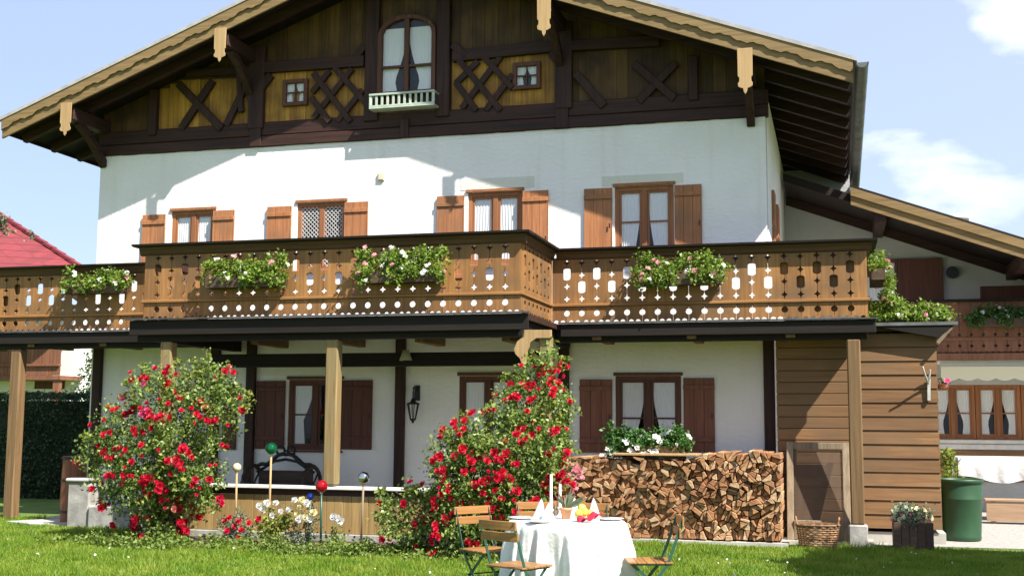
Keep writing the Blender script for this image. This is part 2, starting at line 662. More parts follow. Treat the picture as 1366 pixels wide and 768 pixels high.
ZINC = noisy('zinc_sheet', (0.09, 0.095, 0.09), (0.16, 0.165, 0.16), 5, 0.45, 0.05)
DARKZINC = noisy('dark_zinc_sheet', (0.05, 0.05, 0.05), (0.1, 0.1, 0.1), 5, 0.5, 0.05)
ROOFTOP = noisy('pale_roof_tile', (0.32, 0.30, 0.28), (0.42, 0.40, 0.38), 6, 0.8, 0.2)
BLACKMET = plain('black_iron', (0.018, 0.018, 0.02), 0.45, 0.3)
GREENMET = plain('green_painted_steel', (0.02, 0.075, 0.05), 0.4)
STONE = noisy('rough_stone', (0.25, 0.235, 0.21), (0.42, 0.40, 0.36), 5, 0.9, 0.5)
CONC = noisy('pale_concrete', (0.36, 0.34, 0.29), (0.5, 0.47, 0.41), 3, 0.9, 0.3)
PATIO = noisy('gravel_paving', (0.26, 0.245, 0.22), (0.40, 0.38, 0.35), 14, 0.95, 0.6)
SOIL = noisy('dark_soil', (0.05, 0.035, 0.022), (0.11, 0.08, 0.05), 12, 0.95, 0.8, 0.03)
GROUND = noisy('lawn_soil', (0.075, 0.13, 0.018), (0.13, 0.19, 0.03), 2.2, 0.95, 0.5, 0.02)
ROSELEAF = leafy('rose_leaves', [(0.05, 0.105, 0.014), (0.13, 0.23, 0.03), (0.23, 0.34, 0.055), (0.34, 0.43, 0.11)], 0.38, 0.4)
GERLEAF = leafy('geranium_leaves', [(0.09, 0.17, 0.018), (0.18, 0.28, 0.03), (0.28, 0.37, 0.055)], 0.42, 0.45)
DGERLEAF = leafy('dark_geranium_leaves', [(0.03, 0.09, 0.02), (0.06, 0.15, 0.03), (0.09, 0.2, 0.04)], 0.3, 0.45)
YELLEAF = leafy('yellow_green_leaves', [(0.10, 0.16, 0.03), (0.2, 0.26, 0.04), (0.3, 0.33, 0.05)], 0.35, 0.45)
WEEDLEAF = leafy('weed_leaves', [(0.08, 0.14, 0.02), (0.15, 0.23, 0.035), (0.23, 0.30, 0.06)], 0.3, 0.5)
HEDGELEAF = leafy('hedge_leaves', [(0.012, 0.03, 0.01), (0.03, 0.06, 0.018), (0.05, 0.09, 0.025)], 0.2, 0.5)
TREELEAF = leafy('tree_leaves', [(0.04, 0.08, 0.025), (0.08, 0.14, 0.04), (0.12, 0.18, 0.06)], 0.3, 0.5)
GREYLEAF = leafy('grey_green_leaves', [(0.09, 0.12, 0.07), (0.16, 0.2, 0.12), (0.22, 0.26, 0.16)], 0.3, 0.5)
GRASSM = leafy('grass_blades', [(0.09, 0.19, 0.010), (0.15, 0.265, 0.014), (0.21, 0.32, 0.025)], 0.42, 0.5, patch=(1.6, (0.26, 0.33, 0.04)))
RED = leafy('red_petals', [(0.45, 0.005, 0.02), (0.66, 0.012, 0.04), (0.78, 0.03, 0.08)], 0.3, 0.5)
PINK = leafy('pink_petals', [(0.70, 0.22, 0.28), (0.75, 0.36, 0.38)], 0.3, 0.5)
MAGENTA = leafy('magenta_petals', [(0.62, 0.05, 0.2), (0.7, 0.12, 0.28)], 0.3, 0.5)
WHITEF = leafy('white_petals', [(0.72, 0.70, 0.66), (0.78, 0.76, 0.72)], 0.3, 0.5)
YELF = leafy('pale_yellow_petals', [(0.75, 0.68, 0.3), (0.78, 0.72, 0.42)], 0.3, 0.5)
STEM = noisy('woody_stem', (0.08, 0.055, 0.03), (0.15, 0.12, 0.06), 20, 0.8, 0.3)
CLOTH = leafy('white_tablecloth', [(0.74, 0.74, 0.73), (0.74, 0.74, 0.73)], 0.12, 0.85)
n_, l_ = CLOTH.node_tree.nodes, CLOTH.node_tree.links
cn_ = n_.new('ShaderNodeTexNoise')
cn_.inputs['Scale'].default_value = 9
cn_.inputs['Detail'].default_value = 7
ct_ = n_.new('ShaderNodeTexCoord')
l_.new(ct_.outputs['Object'], cn_.inputs[0])
cb_ = n_.new('ShaderNodeBump')
cb_.inputs['Strength'].default_value = 0.5
cb_.inputs['Distance'].default_value = 0.03
l_.new(cn_.outputs[0], cb_.inputs['Height'])
l_.new(cb_.outputs[0], n_['Principled BSDF'].inputs['Normal'])
BARK = noisy('bark', (0.06, 0.045, 0.03), (0.14, 0.11, 0.08), 15, 0.9, 0.8, 0.02)

# ------------------------------------------------------------------ levels of the house
YA, YB, YW, YR = 16.05, 17.95, 19.10, 17.95      # bay front, balcony front, wall, roof front
ZR, ZB = 4.43, 3.32                               # top and bottom of balcony
XBL, XBR, XE, XLE = -10.32, -4.28, 0.46, -17.2    # bay left/right, balcony right/left end
XHL, XHR = -13.32, -1.02                          # house corners
YBACK = 27.0
AP_X, AP_Z, SL = -7.17, 9.60, 0.372               # lower edge of the bargeboards


def zlow(x):
    return AP_Z - SL * abs(x - AP_X)


# ================================================================== GROUND
gb = MB()
gb.add([(-300, -40, 0), (300, -40, 0), (300, 600, 0), (-300, 600, 0)], [(0, 1, 2, 3)])
tag(gb.build('ground', GROUND), kind='structure')
pb = MB()
pb.add([(0.32, 18.2, 0.006), (14, 19.0, 0.006), (14, 26.0, 0.006), (-1.0, 26.0, 0.006), (-1.0, 19.2, 0.006)], [(0, 1, 2, 3, 4)])
tag(pb.build('patio', PATIO), kind='structure')
sb = MB()
sb.box(-13.3, XE, 17.98, 19.1, 0.0, 0.05)
sb.box(XBL + 0.2, XBR, 16.3, 17.98, 0.0, 0.045)
tag(sb.build('porch_floor', CONC), kind='structure')
# irregular stone slab path at the left
sp = [(-13.6, 17.3), (-12.9, 17.0), (-12.2, 16.9), (-11.6, 17.0), (-11.5, 17.6), (-12.3, 17.95), (-13.2, 17.9)]
sl = MB()
sl.add([(x, y, 0.004) for x, y in sp] + [(x, y, 0.03) for x, y in sp], [tuple(range(7, 14))] + [(i, (i + 1) % 7, (i + 1) % 7 + 7, i + 7) for i in range(7)])
tag(sl.build('path', CONC), kind='structure')
bd = MB()
nb = 26
ed = [(-10.3 + 6.6 * i / nb, 14.75 + 0.12 * math.sin(i * 1.3) + 0.06 * math.sin(i * 3.1) + (0.25 if i in (0, nb) else 0)) for i in range(nb + 1)]
bd.add([(x, y, 0.004) for x, y in ed] + [(x, 16.04, 0.03) for x, y in ed], [(i, i + 1, i + 1 + nb + 1, i + nb + 1) for i in range(nb)])
tag(bd.build('flower_bed', SOIL), kind='structure')

# ================================================================== CHALET
chalet = thing('chalet', 'white stucco chalet with carved wooden balcony, dark timber gable and deep overhanging roof', 'house', (-7.17, 19.1, 0))


def rect_px(x0, y0, x1, y1, Y):
    a, b = W(x0, (y0 + y1) / 2, Y), W(x1, (y0 + y1) / 2, Y)
    xm = (x0 + x1) / 2
    return a.x, b.x, W(xm, y1, Y).z, W(xm, y0, Y).z


HOLES = {
    'w1': rect_px(228, 281, 286, 340, YW)[:2] + (4.38, W(257, 281, YW).z),
    'w2': rect_px(396, 271, 461, 330, YW)[:2] + (4.38, W(430, 270, YW).z),
    'w3': rect_px(624, 256, 697, 330, YW)[:2] + (4.38, W(660, 256, YW).z),
    'w4': rect_px(820, 248, 899, 332, YW)[:2] + (4.40, W(860, 248, YW).z),
    'g1': rect_px(821, 501, 909, 604, YW),
    'g2': rect_px(384, 506, 456, 600, YW),
    'g3': rect_px(612, 501, 690, 610, YW),
}


def holed(mb, x0, x1, z0, z1, y0, y1, holes):
    xs = sorted({x0, x1, *[h[0] for h in holes], *[h[1] for h in holes]})
    zs = sorted({z0, z1, *[h[2] for h in holes], *[h[3] for h in holes]})

    def inh(x, z):
        return any(h[0] < x < h[1] and h[2] < z < h[3] for h in holes)
    for i in range(len(xs) - 1):
        for j in range(len(zs) - 1):
            if inh((xs[i] + xs[i + 1]) / 2, (zs[j] + zs[j + 1]) / 2):
                continue
            for y, o in ((y0, 1), (y1, -1)):
                q = [(xs[i], y, zs[j]), (xs[i + 1], y, zs[j]), (xs[i + 1], y, zs[j + 1]), (xs[i], y, zs[j + 1])]
                mb.add(q, [(0, 1, 2, 3) if o > 0 else (3, 2, 1, 0)])
    for hx0, hx1, hz0, hz1 in holes:
        mb.add([(hx0, y0, hz0), (hx1, y0, hz0), (hx1, y0, hz1), (hx0, y0, hz1), (hx0, y1, hz0), (hx1, y1, hz0), (hx1, y1, hz1), (hx0, y1, hz1)],
               [(0, 4, 5, 1), (1, 5, 6, 2), (2, 6, 7, 3), (3, 7, 4, 0)])


wb = MB()
ZWT = 6.66
holed(wb, XHL, XHR, 0, ZWT, YW, YW + 0.35, list(HOLES.values()))
# wobbly upper edge of the plaster, like hand-floated render under the beam
nx = 60
for i in range(nx):
    xa, xb = XHL + (XHR - XHL) * i / nx, XHL + (XHR - XHL) * (i + 1) / nx
    za, zb2 = ZWT + 0.025 * math.sin(i * 1.7) + 0.02 * math.sin(i * 0.61 + 1), ZWT + 0.025 * math.sin((i + 1) * 1.7) + 0.02 * math.sin((i + 1) * 0.61 + 1)
    wb.add([(xa, YW - 0.004, ZWT - 0.06), (xb, YW - 0.004, ZWT - 0.06), (xb, YW - 0.004, zb2), (xa, YW - 0.004, za), (xa, YW + 0.1, za), (xb, YW + 0.1, zb2)],
           [(0, 1, 2, 3), (3, 2, 5, 4)])
for xa, xb in ((XHL, XHL + 0.35), (XHR - 0.35, XHR)):
    xo = XHL if xa == XHL else XHR
    wb.box(xa, xb, YW + 0.352, YBACK, 0, 7.2)
wb.box(XHL + 0.352, XHR - 0.352, YBACK - 0.3, YBACK, 0, 7.2)
wb.box(XHL + 0.352, XHR - 0.352, YW + 0.36, YBACK - 0.31, 3.05, 3.25)
wb.box(XHL + 0.352, XHR - 0.352, YW + 0.36, YBACK - 0.31, 6.3, 6.5)
wb.build('wall', STUCCO, chalet)
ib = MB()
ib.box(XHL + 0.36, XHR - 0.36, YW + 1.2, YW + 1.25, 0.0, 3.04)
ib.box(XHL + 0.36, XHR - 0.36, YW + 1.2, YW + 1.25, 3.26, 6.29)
ib.build('dark_room_backing', DARK, chalet)  # added dark sheets that paint the room gloom behind the windows

# painted bands above two upper windows, meter box
for (x0, y0, x1, y1) in ((615, 237, 713, 252), (803, 233, 912, 246)):
    a0, a1, b0, b1 = rect_px(x0, y0, x1, y1, YW)
    MB().box(a0, a1, YW - 0.006, YW + 0.02, b0, b1).build('lintel', LINTEL, chalet)
a = W(509, 236, YW)
mbx = MB()
mbx.box(-0.06, 0.06, -0.035, 0, -0.07, 0.07)
mbx.box(-0.045, 0.045, -0.042, -0.033, -0.055, 0.055)
o = mbx.build('sensor_box', CREAM, None, bev=0.006)
o.location = (a.x, YW - 0.002, a.z)
tag(o, 'small cream plastic box fixed high on the sunlit white wall', 'sensor box')


# ---- windows and shutters
def curtain_mesh(x0, x1, z0, z1, y, side, gather=0.42, tie=0.42, amp=0.009, nf=7):
    """hung sheet drawn towards its outer edge at tie height; side -1 keeps left"""
    mb = MB()
    nu, nv = 26, 12
    w = x1 - x0
    vs = []
    for j in range(nv + 1):
        t = j / nv
        z = z1 + (z0 - z1) * t
        if t < 1 - tie:
            k = 1 - (1 - gather) * (t / (1 - tie)) ** 1.6
        else:
            k = gather + 0.10 * ((t - (1 - tie)) / tie)
        for i in range(nu + 1):
            u = i / nu
            x = x0 + w * u * k if side < 0 else x1 - w * u * k
            vs.append((x, y + amp * math.sin(u * nf * 2 * math.pi + 0.4 * math.sin(5 * t)) * (0.5 + 0.5 * t), z))
    fs = [(j * (nu + 1) + i, j * (nu + 1) + i + 1, (j + 1) * (nu + 1) + i + 1, (j + 1) * (nu + 1) + i) for j in range(nv) for i in range(nu)]
    mb.add(vs, fs)
    return mb


def window(rect, fmat, parent, Y=YW + 0.03, fw=0.07, curtains='tied', munt=0.52, gather=0.42, tie=0.42, lattice=False, sill=True, label=None, depth=0.07, back=0.1, bars=None, name='window'):
    x0, x1, z0, z1 = rect
    f = MB()
    for bx in ((x0, x0 + fw, z0, z1), (x1 - fw, x1, z0, z1), (x0 + fw, x1 - fw, z1 - fw, z1), (x0 + fw, x1 - fw, z0, z0 + fw)):
        f.box(bx[0], bx[1], Y, Y + depth, bx[2], bx[3])
    xm = (x0 + x1) / 2
    f.box(xm - fw * 0.62, xm + fw * 0.62, Y - 0.008, Y + depth - 0.01, z0 + fw, z1 - fw)
    s = fw * 0.55
    lights = [(x0 + fw, xm - fw * 0.62), (xm + fw * 0.62, x1 - fw)]
    for a_, b_ in lights:
        f.box(a_, a_ + s, Y + 0.012, Y + depth - 0.012, z0 + fw, z1 - fw)
        f.box(b_ - s, b_, Y + 0.012, Y + depth - 0.012, z0 + fw, z1 - fw)
        f.box(a_ + s, b_ - s, Y + 0.012, Y + depth - 0.012, z1 - fw - s, z1 - fw)
        f.box(a_ + s, b_ - s, Y + 0.012, Y + depth - 0.012, z0 + fw, z0 + fw + s)
        if munt:
            zm = z0 + (z1 - z0) * munt
            f.box(a_ + s, b_ - s, Y + 0.016, Y + depth - 0.016, zm - 0.014, zm + 0.014)
    fo = f.build(name, fmat, parent, bev=0.004, label=label)
    p = MB()
    for a_, b_ in lights:
        p.box(a_ + s * 0.5, b_ - s * 0.5, Y + 0.018, Y + 0.022, z0 + fw, z1 - fw)
    p.build('pane', GLASS, fo)
    if curtains == 'tied':
        for (a_, b_), sd in zip(lights, (-1, 1)):
            curtain_mesh(a_, b_, z0 + 0.04, z1 - fw * 0.6, Y + 0.042, sd, gather=gather, tie=tie).build('curtain', CURT, fo, smooth=True)
    elif curtains == 'full':
        for (a_, b_), sd in zip(lights, (-1, 1)):
            curtain_mesh(a_, b_, z0 + 0.04, z1 - fw * 0.6, Y + 0.042, sd, gather=0.9, amp=0.01).build('curtain', CURT, fo, smooth=True)
    elif curtains == 'left':
        a_, b_ = lights[0]
        curtain_mesh(a_, b_, z0 + 0.04, z1 - fw * 0.6, Y + 0.042, -1, gather=0.5).build('curtain', CURT, fo, smooth=True)
    if lattice:
        g = MB()
        for a_, b_ in lights:
            w, h = b_ - a_, z1 - z0 - 2 * fw
            st = 0.075
            k = -h
            while k < w:
                for sg in (1, -1):
                    # diagonal line clipped to the light
                    u0, v0 = k, 0.0
                    u1, v1 = k + h, h
                    if u0 < 0:
                        v0 -= u0
                        u0 = 0
                    if u1 > w:
                        v1 -= u1 - w
                        u1 = w
                    if u1 > u0 + 0.01:
                        pu0, pu1 = (a_ + u0, a_ + u1) if sg > 0 else (b_ - u0, b_ - u1)
                        g.bar((pu0, Y + 0.012, z0 + fw + v0), (pu1, Y + 0.012, z0 + fw + v1), 0.008, 0.012, up=(0, 1, 0))
                k += st
        g.build('lattice', WHITEP, fo)
    if sill:
        MB().box(x0 - 0.03, x1 + 0.03, YW - 0.06, Y + 0.004, z0 - 0.035, z0 - 0.002).build('sill', fmat, fo, bev=0.004)
        MB().box(x0 - 0.03, x1 + 0.03, YW - 0.03, YW + 0.03, z1 + 0.003, z1 + 0.055).build('head_board', fmat, fo, bev=0.004)
    return fo


def shutter(x0, x1, z0, z1, mat, parent, Y=YW - 0.012, tilt=0.0, label=None):
    m = MB()
    n = 3
    w = (x1 - x0) / n
    for i in range(n):
        m.box(x0 + w * i + 0.002, x0 + w * (i + 1) - 0.002, Y - 0.028, Y, z0 + 0.01, z1 - 0.01)
    o = m.build('shutter', mat, parent, bev=0.003, label=label)
    b = MB()
    for zc, hh in ((z1 - 0.16, 0.035), (z0 + 0.2, 0.035)):
        b.box(x0 - 0.004, x1 + 0.004, Y - 0.05, Y - 0.03, zc - hh, zc + hh)
    for xx in (x0, x1):
        sx = 0.012
        b.box(xx - (0 if xx == x0 else sx), xx + (sx if xx == x0 else 0), Y - 0.034, Y - 0.0285, z0 + 0.01, z1 - 0.01)
    b.build('batten', mat, o, bev=0.003)
    h = MB()
    hx = x1 - 0.05 if label is None or 'left' not in label else x1 - 0.05
    h.box(hx, hx + 0.02, Y - 0.06, Y - 0.05, (z0 + z1) / 2 - 0.06, (z0 + z1) / 2 + 0.02)
    h.build('latch', BLACKMET, o)
    return o


window(HOLES['w1'], FRAME, chalet, curtains='full', munt=None)
window(HOLES['w2'], FRAME, chalet, curtains='none', munt=None, lattice=True)
window(HOLES['w3'], FRAME, chalet, curtains='full', munt=0.3)
window(HOLES['w4'], FRAME, chalet, curtains='tied', munt=0.52, gather=0.66, tie=0.06)
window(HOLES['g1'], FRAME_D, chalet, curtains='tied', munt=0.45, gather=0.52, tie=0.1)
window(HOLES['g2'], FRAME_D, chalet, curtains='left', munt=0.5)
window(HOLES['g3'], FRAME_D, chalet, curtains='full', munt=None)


def shut_px(x0, x1, ytop, ybot, mat, zb=None):
    X0, X1 = W(x0, ytop, YW).x, W(x1, ytop, YW).x
    zt = W((x0 + x1) / 2, ytop, YW).z
    z0 = zb if zb is not None else W((x0 + x1) / 2, ybot, YW).z
    shutter(X0, X1, z0, zt, mat, chalet)


for x0, x1, yt in ((192, 222, 286), (286, 314, 280), (358, 390, 275), (461, 492, 269), (584, 620, 261), (698, 732, 254), (780, 817, 251), (900, 936, 246)):
    shut_px(x0, x1, yt, 0, SHUT, 4.36 if x0 > 700 else 4.0)
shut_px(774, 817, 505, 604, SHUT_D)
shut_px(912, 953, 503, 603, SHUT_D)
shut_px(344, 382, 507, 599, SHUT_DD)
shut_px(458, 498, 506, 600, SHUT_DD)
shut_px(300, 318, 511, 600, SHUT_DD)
# shutters of a window in the right side wall, seen edge on
for (ya, yb) in ((20.6, 21.1), (22.0, 22.5)):
    MB().box(XHR + 0.004, XHR + 0.05, ya, yb, 4.3, 5.75).build('shutter', SHUT, chalet, bev=0.004)

# ---- timber gable
gx0, gx1 = XHL, XHR
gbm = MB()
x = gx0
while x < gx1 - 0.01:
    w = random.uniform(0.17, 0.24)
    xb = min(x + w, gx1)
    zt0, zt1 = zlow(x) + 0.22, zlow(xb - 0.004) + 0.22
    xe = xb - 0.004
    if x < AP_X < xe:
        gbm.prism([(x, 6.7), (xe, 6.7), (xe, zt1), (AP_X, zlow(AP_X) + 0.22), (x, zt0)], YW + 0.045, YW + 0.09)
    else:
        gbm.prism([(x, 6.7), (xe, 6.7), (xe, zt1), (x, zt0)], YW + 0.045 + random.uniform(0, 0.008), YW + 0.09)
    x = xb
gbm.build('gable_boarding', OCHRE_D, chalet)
# the lower fields between the uprights get a lighter ochre overlay, their light put into the colour
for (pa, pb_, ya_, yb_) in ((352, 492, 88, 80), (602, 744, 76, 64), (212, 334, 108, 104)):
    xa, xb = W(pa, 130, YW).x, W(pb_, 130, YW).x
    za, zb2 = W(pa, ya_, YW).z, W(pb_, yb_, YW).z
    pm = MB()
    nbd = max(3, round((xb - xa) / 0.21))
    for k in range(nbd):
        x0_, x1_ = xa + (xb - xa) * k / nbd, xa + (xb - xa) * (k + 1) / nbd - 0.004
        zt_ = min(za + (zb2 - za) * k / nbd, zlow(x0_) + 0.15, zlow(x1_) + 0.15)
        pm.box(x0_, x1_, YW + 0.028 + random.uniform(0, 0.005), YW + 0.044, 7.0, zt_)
    pm.build('lit_ochre_boards', OCHRE, chalet)

zA = ZWT
MB().box(XHL - 0.05, XHR + 0.05, YW - 0.05, YW + 0.1, 6.665, 6.86).build('tie_beam', TIMBER, chalet, bev=0.012)
MB().box(XHL - 0.05, XHR + 0.05, YW - 0.03, YW + 0.1, 6.87, 7.12).build('tie_beam', TIMBER, chalet, bev=0.012)
PY = YW - 0.02


def px_bar(p, q, w, name='timber_brace', mat=None, y=PY, t=0.1):
    if name == 'timber_brace':
        y = y - 0.014 if (q[0] - p[0]) * (q[1] - p[1]) > 0 else y
    y -= random.uniform(0, 0.004)
    a_, b_ = W(p[0], p[1], y), W(q[0], q[1], y)
    return MB().bar(a_, b_, t, w, up=Vector((0, 1, 0)).cross(b_ - a_)).build(name, mat or TIMBER_Z, chalet, bev=0.008)


# uprights (the one at the far left and right short)
for (xp, yt, yb, w) in ((205, 120, 185, 0.16), (343, 62, 190, 0.3), (497, -10, 178, 0.26), (592, -14, 172, 0.24), (752, 30, 165, 0.3), (925, 75, 158, 0.16)):
    a_ = W(xp, (yt + yb) / 2, PY)
    zt = min(W(xp, yt, PY).z, zlow(a_.x) + 0.2)
    MB().box(a_.x - w / 2, a_.x + w / 2, PY - 0.055, PY + 0.055, 7.0, zt).build('timber_post', TIMBER_Z, chalet, bev=0.012)
for (xp, w) in ((342, 0.22), (540, 0.16), (750, 0.22)):
    a_ = W(xp, 185, PY)
    MB().box(a_.x - w / 2, a_.x + w / 2, YW - 0.075, YW - 0.0495, 6.67, 7.0).build('timber_block', TIMBER_Z, chalet, bev=0.006)
# collar beams left and right of the big window
for (p, q, w) in (((352, 91), (486, 82), 0.2), ((604, 76), (742, 62), 0.2), ((760, 62), (880, 55), 0.18), ((250, 98), (335, 95), 0.14)):
    px_bar(p, q, w, 'collar_beam', TIMBER)
# lattices and crosses
for dx, dy, s in ((0, 0, 1),):
    for p, q in (((418, 98), (468, 163)), ((446, 90), (490, 140)), ((415, 130), (440, 163)),
                 ((470, 92), (418, 158)), ((484, 120), (450, 163)), ((440, 95), (416, 124))):
        px_bar(p, q, 0.105, y=PY, t=0.07)
    for p, q in (((612, 80), (668, 148)), ((645, 76), (684, 118)), ((608, 110), (636, 148)),
                 ((668, 76), (616, 145)), ((684, 100), (648, 148)), ((638, 82), (608, 112))):
        px_bar(p, q, 0.105, y=PY, t=0.07)
for p, q, w in (((238, 112), (296, 172), 0.14), ((284, 108), (242, 172), 0.14), ((318, 84), (340, 150), 0.1), ((330, 110), (302, 168), 0.13),
                ((362, 100), (346, 122), 0.14), ((318, 80), (322, 150), 0.1),
                ((846, 86), (900, 132), 0.13), ((902, 84), (852, 136), 0.13), ((768, 98), (806, 142), 0.14), ((735, 70), (752, 92), 0.14),
                ((486, 62), (470, 84), 0.13), ((604, 60), (622, 76), 0.13)):
    px_bar(p, q, w, t=0.08)
# small gable windows
for rc in ((377, 106, 410, 141), (684, 83, 721, 119)):
    r_ = rect_px(*rc, YW - 0.03)
    x0, x1, z0, z1 = r_
    f = MB()
    fw = 0.07
    y_ = YW - 0.05
    for bx in ((x0, x0 + fw, z0, z1), (x1 - fw, x1, z0, z1), (x0 + fw, x1 - fw, z1 - fw, z1), (x0 + fw, x1 - fw, z0, z0 + fw)):
        f.box(bx[0], bx[1], y_, y_ + 0.09, bx[2], bx[3])
    xm, zm = (x0 + x1) / 2, (z0 + z1) / 2
    f.box(xm - 0.012, xm + 0.012, y_ + 0.02, y_ + 0.05, z0 + fw, z1 - fw)
    f.box(x0 + fw, xm - 0.012, y_ + 0.02, y_ + 0.05, zm - 0.012, zm + 0.012)
    f.box(xm + 0.012, x1 - fw, y_ + 0.02, y_ + 0.05, zm - 0.012, zm + 0.012)
    fo = f.build('gable_window', FRAME_D, chalet, bev=0.005)
    MB().box(x0 + fw * 0.6, x1 - fw * 0.6, y_ + 0.052, y_ + 0.056, z0 + fw * 0.6, z1 - fw * 0.6).build('pane', GLASS, fo)
    cm = curtain_mesh(x0 + fw, xm, z0 + fw, z1 - fw, y_ + 0.072, -1, gather=0.55, amp=0.006, nf=4)
    c2 = curtain_mesh(xm, x1 - fw, z0 + fw, z1 - fw, y_ + 0.072, 1, gather=0.55, amp=0.006, nf=4)
    cm.add(c2.v, c2.f)
    cm.build('curtain', CURT, fo, smooth=True)
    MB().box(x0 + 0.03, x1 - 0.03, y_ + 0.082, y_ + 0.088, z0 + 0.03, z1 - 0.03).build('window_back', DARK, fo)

# big arched window with its balconette
x0, x1, z0, z1 = rect_px(505, 22, 582, 127, YW - 0.04)
y_ = YW - 0.10
zs_ = z1 - 0.34
xm = (x0 + x1) / 2


def arch(xa, xb, za, rise, n=14):
    c = (xa + xb) / 2
    r = (xb - xa) / 2
    return [(c + r * math.cos(math.pi * k / n), za + rise * math.sin(math.pi * k / n)) for k in range(n + 1)]


fr = MB()
out = arch(x0, x1, zs_, z1 - zs_ + 0.02)
inn = arch(x0 + 0.075, x1 - 0.075, zs_, z1 - zs_ - 0.06)
for k in range(len(out) - 1):
    fr.prism([out[k], out[k + 1], inn[k + 1], inn[k]], y_, y_ + 0.1)
fr.box(x0, x0 + 0.075, y_, y_ + 0.1, z0, zs_)
fr.box(x1 - 0.075, x1, y_, y_ + 0.1, z0, zs_)
fr.box(x0 + 0.075, x1 - 0.075, y_, y_ + 0.1, z0, z0 + 0.07)
fr.box(xm - 0.045, xm + 0.045, y_ + 0.005, y_ + 0.07, z0 + 0.07, z1 - 0.06)
zm = z0 + (z1 - z0) * 0.36
for a_, b_ in ((x0 + 0.075, xm - 0.045), (xm + 0.045, x1 - 0.075)):
    fr.box(a_, b_, y_ + 0.012, y_ + 0.06, zm - 0.022, zm + 0.022)
bigw = fr.build('arched_window', FRAME_D, chalet, bev=0.006)
ga = MB()
ga.prism([(x0 + 0.06, z0 + 0.05), (x1 - 0.06, z0 + 0.05)] + arch(x0 + 0.06, x1 - 0.06, zs_, z1 - zs_ - 0.05), y_ + 0.06, y_ + 0.064)
ga.build('pane', GLASS, bigw)
for a_, b_, sd in ((x0 + 0.08, xm, -1), (xm, x1 - 0.08, 1)):
    curtain_mesh(a_, b_, z0 + 0.05, z1 - 0.2, y_ + 0.09, sd, gather=0.5, tie=0.2, amp=0.008).build('curtain', CURT, bigw, smooth=True)
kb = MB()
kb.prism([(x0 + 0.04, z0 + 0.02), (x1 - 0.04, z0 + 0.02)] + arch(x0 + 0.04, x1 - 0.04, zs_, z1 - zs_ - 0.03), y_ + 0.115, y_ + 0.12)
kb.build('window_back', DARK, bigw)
a0, a1, b0, b1 = rect_px(494, 124, 581, 144, YW - 0.3)
PALEGREEN = noisy('pale_green_paint', (0.36, 0.42, 0.34), (0.5, 0.55, 0.46), 8, 0.6, 0.1)
bx = MB()
bx.box(a0, a1, YW - 0.36, YW - 0.12, b0, b0 + 0.03)
bx.box(a0, a1, YW - 0.36, YW - 0.34, b0 + 0.03, b0 + 0.06)
bx.box(a0, a1, YW - 0.37, YW - 0.33, b1 - 0.035, b1)
n_ = 11
for i in range(n_ + 1):
    xx = a0 + 0.03 + (a1 - a0 - 0.06) * i / n_
    bx.box(xx - 0.022, xx + 0.022, YW - 0.355, YW - 0.34, b0 + 0.06, b1 - 0.035)
for xx in (a0, a1 - 0.03):
    bx.box(xx, xx + 0.03, YW - 0.33, YW - 0.12, b1 - 0.03, b1)
    bx.box(xx, xx + 0.03, YW - 0.36, YW - 0.33, b0 + 0.06, b1 - 0.036)
bx.build('window_balconette', PALEGREEN, chalet, bev=0.003)

# ---- roof
for sgn, xe in ((-1, -14.62), (1, 0.34)):
    m = MB()
    x_in = AP_X
    def zl(x, o):
        return zlow(x) + o
    poly = [(x_in, zl(x_in, 0.17)), (xe, zl(xe, 0.17)), (xe, zl(xe, 0.33)), (x_in, zl(x_in, 0.33))]
    yb = YBACK + 0.8
    m.prism(poly, YR + 0.06, yb)
    m.build('roof_slab', SOFFIT, chalet)
    t = MB()
    poly = [(x_in, zl(x_in, 0.335)), (xe - sgn * -0.06, zl(xe, 0.335) - 0.02), (xe - sgn * -0.06, zl(xe, 0.395) - 0.02), (x_in, zl(x_in, 0.395))]
    t.prism(poly, YR - 0.05, yb)
    t.build('roof_covering', ROOFTOP, chalet)
    # soffit rafters
    for k in range(11):
        yy = YR + 0.55 + 0.82 * k
        r = MB()
        xs_ = xe - sgn * 0.05
        r.bar((AP_X, yy, zl(AP_X, 0.09)), (xs_, yy, zl(xs_, 0.09)), 0.11, 0.155)
        r.build('rafter', TIMBER, chalet)
    # bargeboards: plain lower board and scalloped board lapped over it
    bm_ = MB()
    bm_.prism([(x_in, zl(x_in, 0.0)), (xe, zl(xe, 0.0)), (xe, zl(xe, 0.25)), (x_in, zl(x_in, 0.25))], YR, YR + 0.045)
    bo = bm_.build('bargeboard', BARGE, chalet)
    n = 150
    top, bot = [], []
    L = abs(xe - AP_X)
    for i in range(n + 1):
        d = L * i / n
        xx = AP_X + sgn * d
        ph = (d % 0.5) / 0.5
        wv = 0.022 * math.sin(2 * math.pi * ph) + 0.012 * math.sin(6 * math.pi * ph)
        top.append((xx, zl(xx, 0.345)))
        bot.append((xx, zl(xx, 0.168) + wv))
    sbm = MB()
    for i in range(n):
        sbm.prism([bot[i], bot[i + 1], top[i + 1], top[i]], YR - 0.035, YR - 0.004)
    sc_o = sbm.build('scalloped_board', BARGE, bo)
    bmm = bmesh.new()
    bmm.from_mesh(sc_o.data)
    bmesh.ops.remove_doubles(bmm, verts=bmm.verts, dist=0.0005)
    bmm.to_mesh(sc_o.data)
    bmm.free()

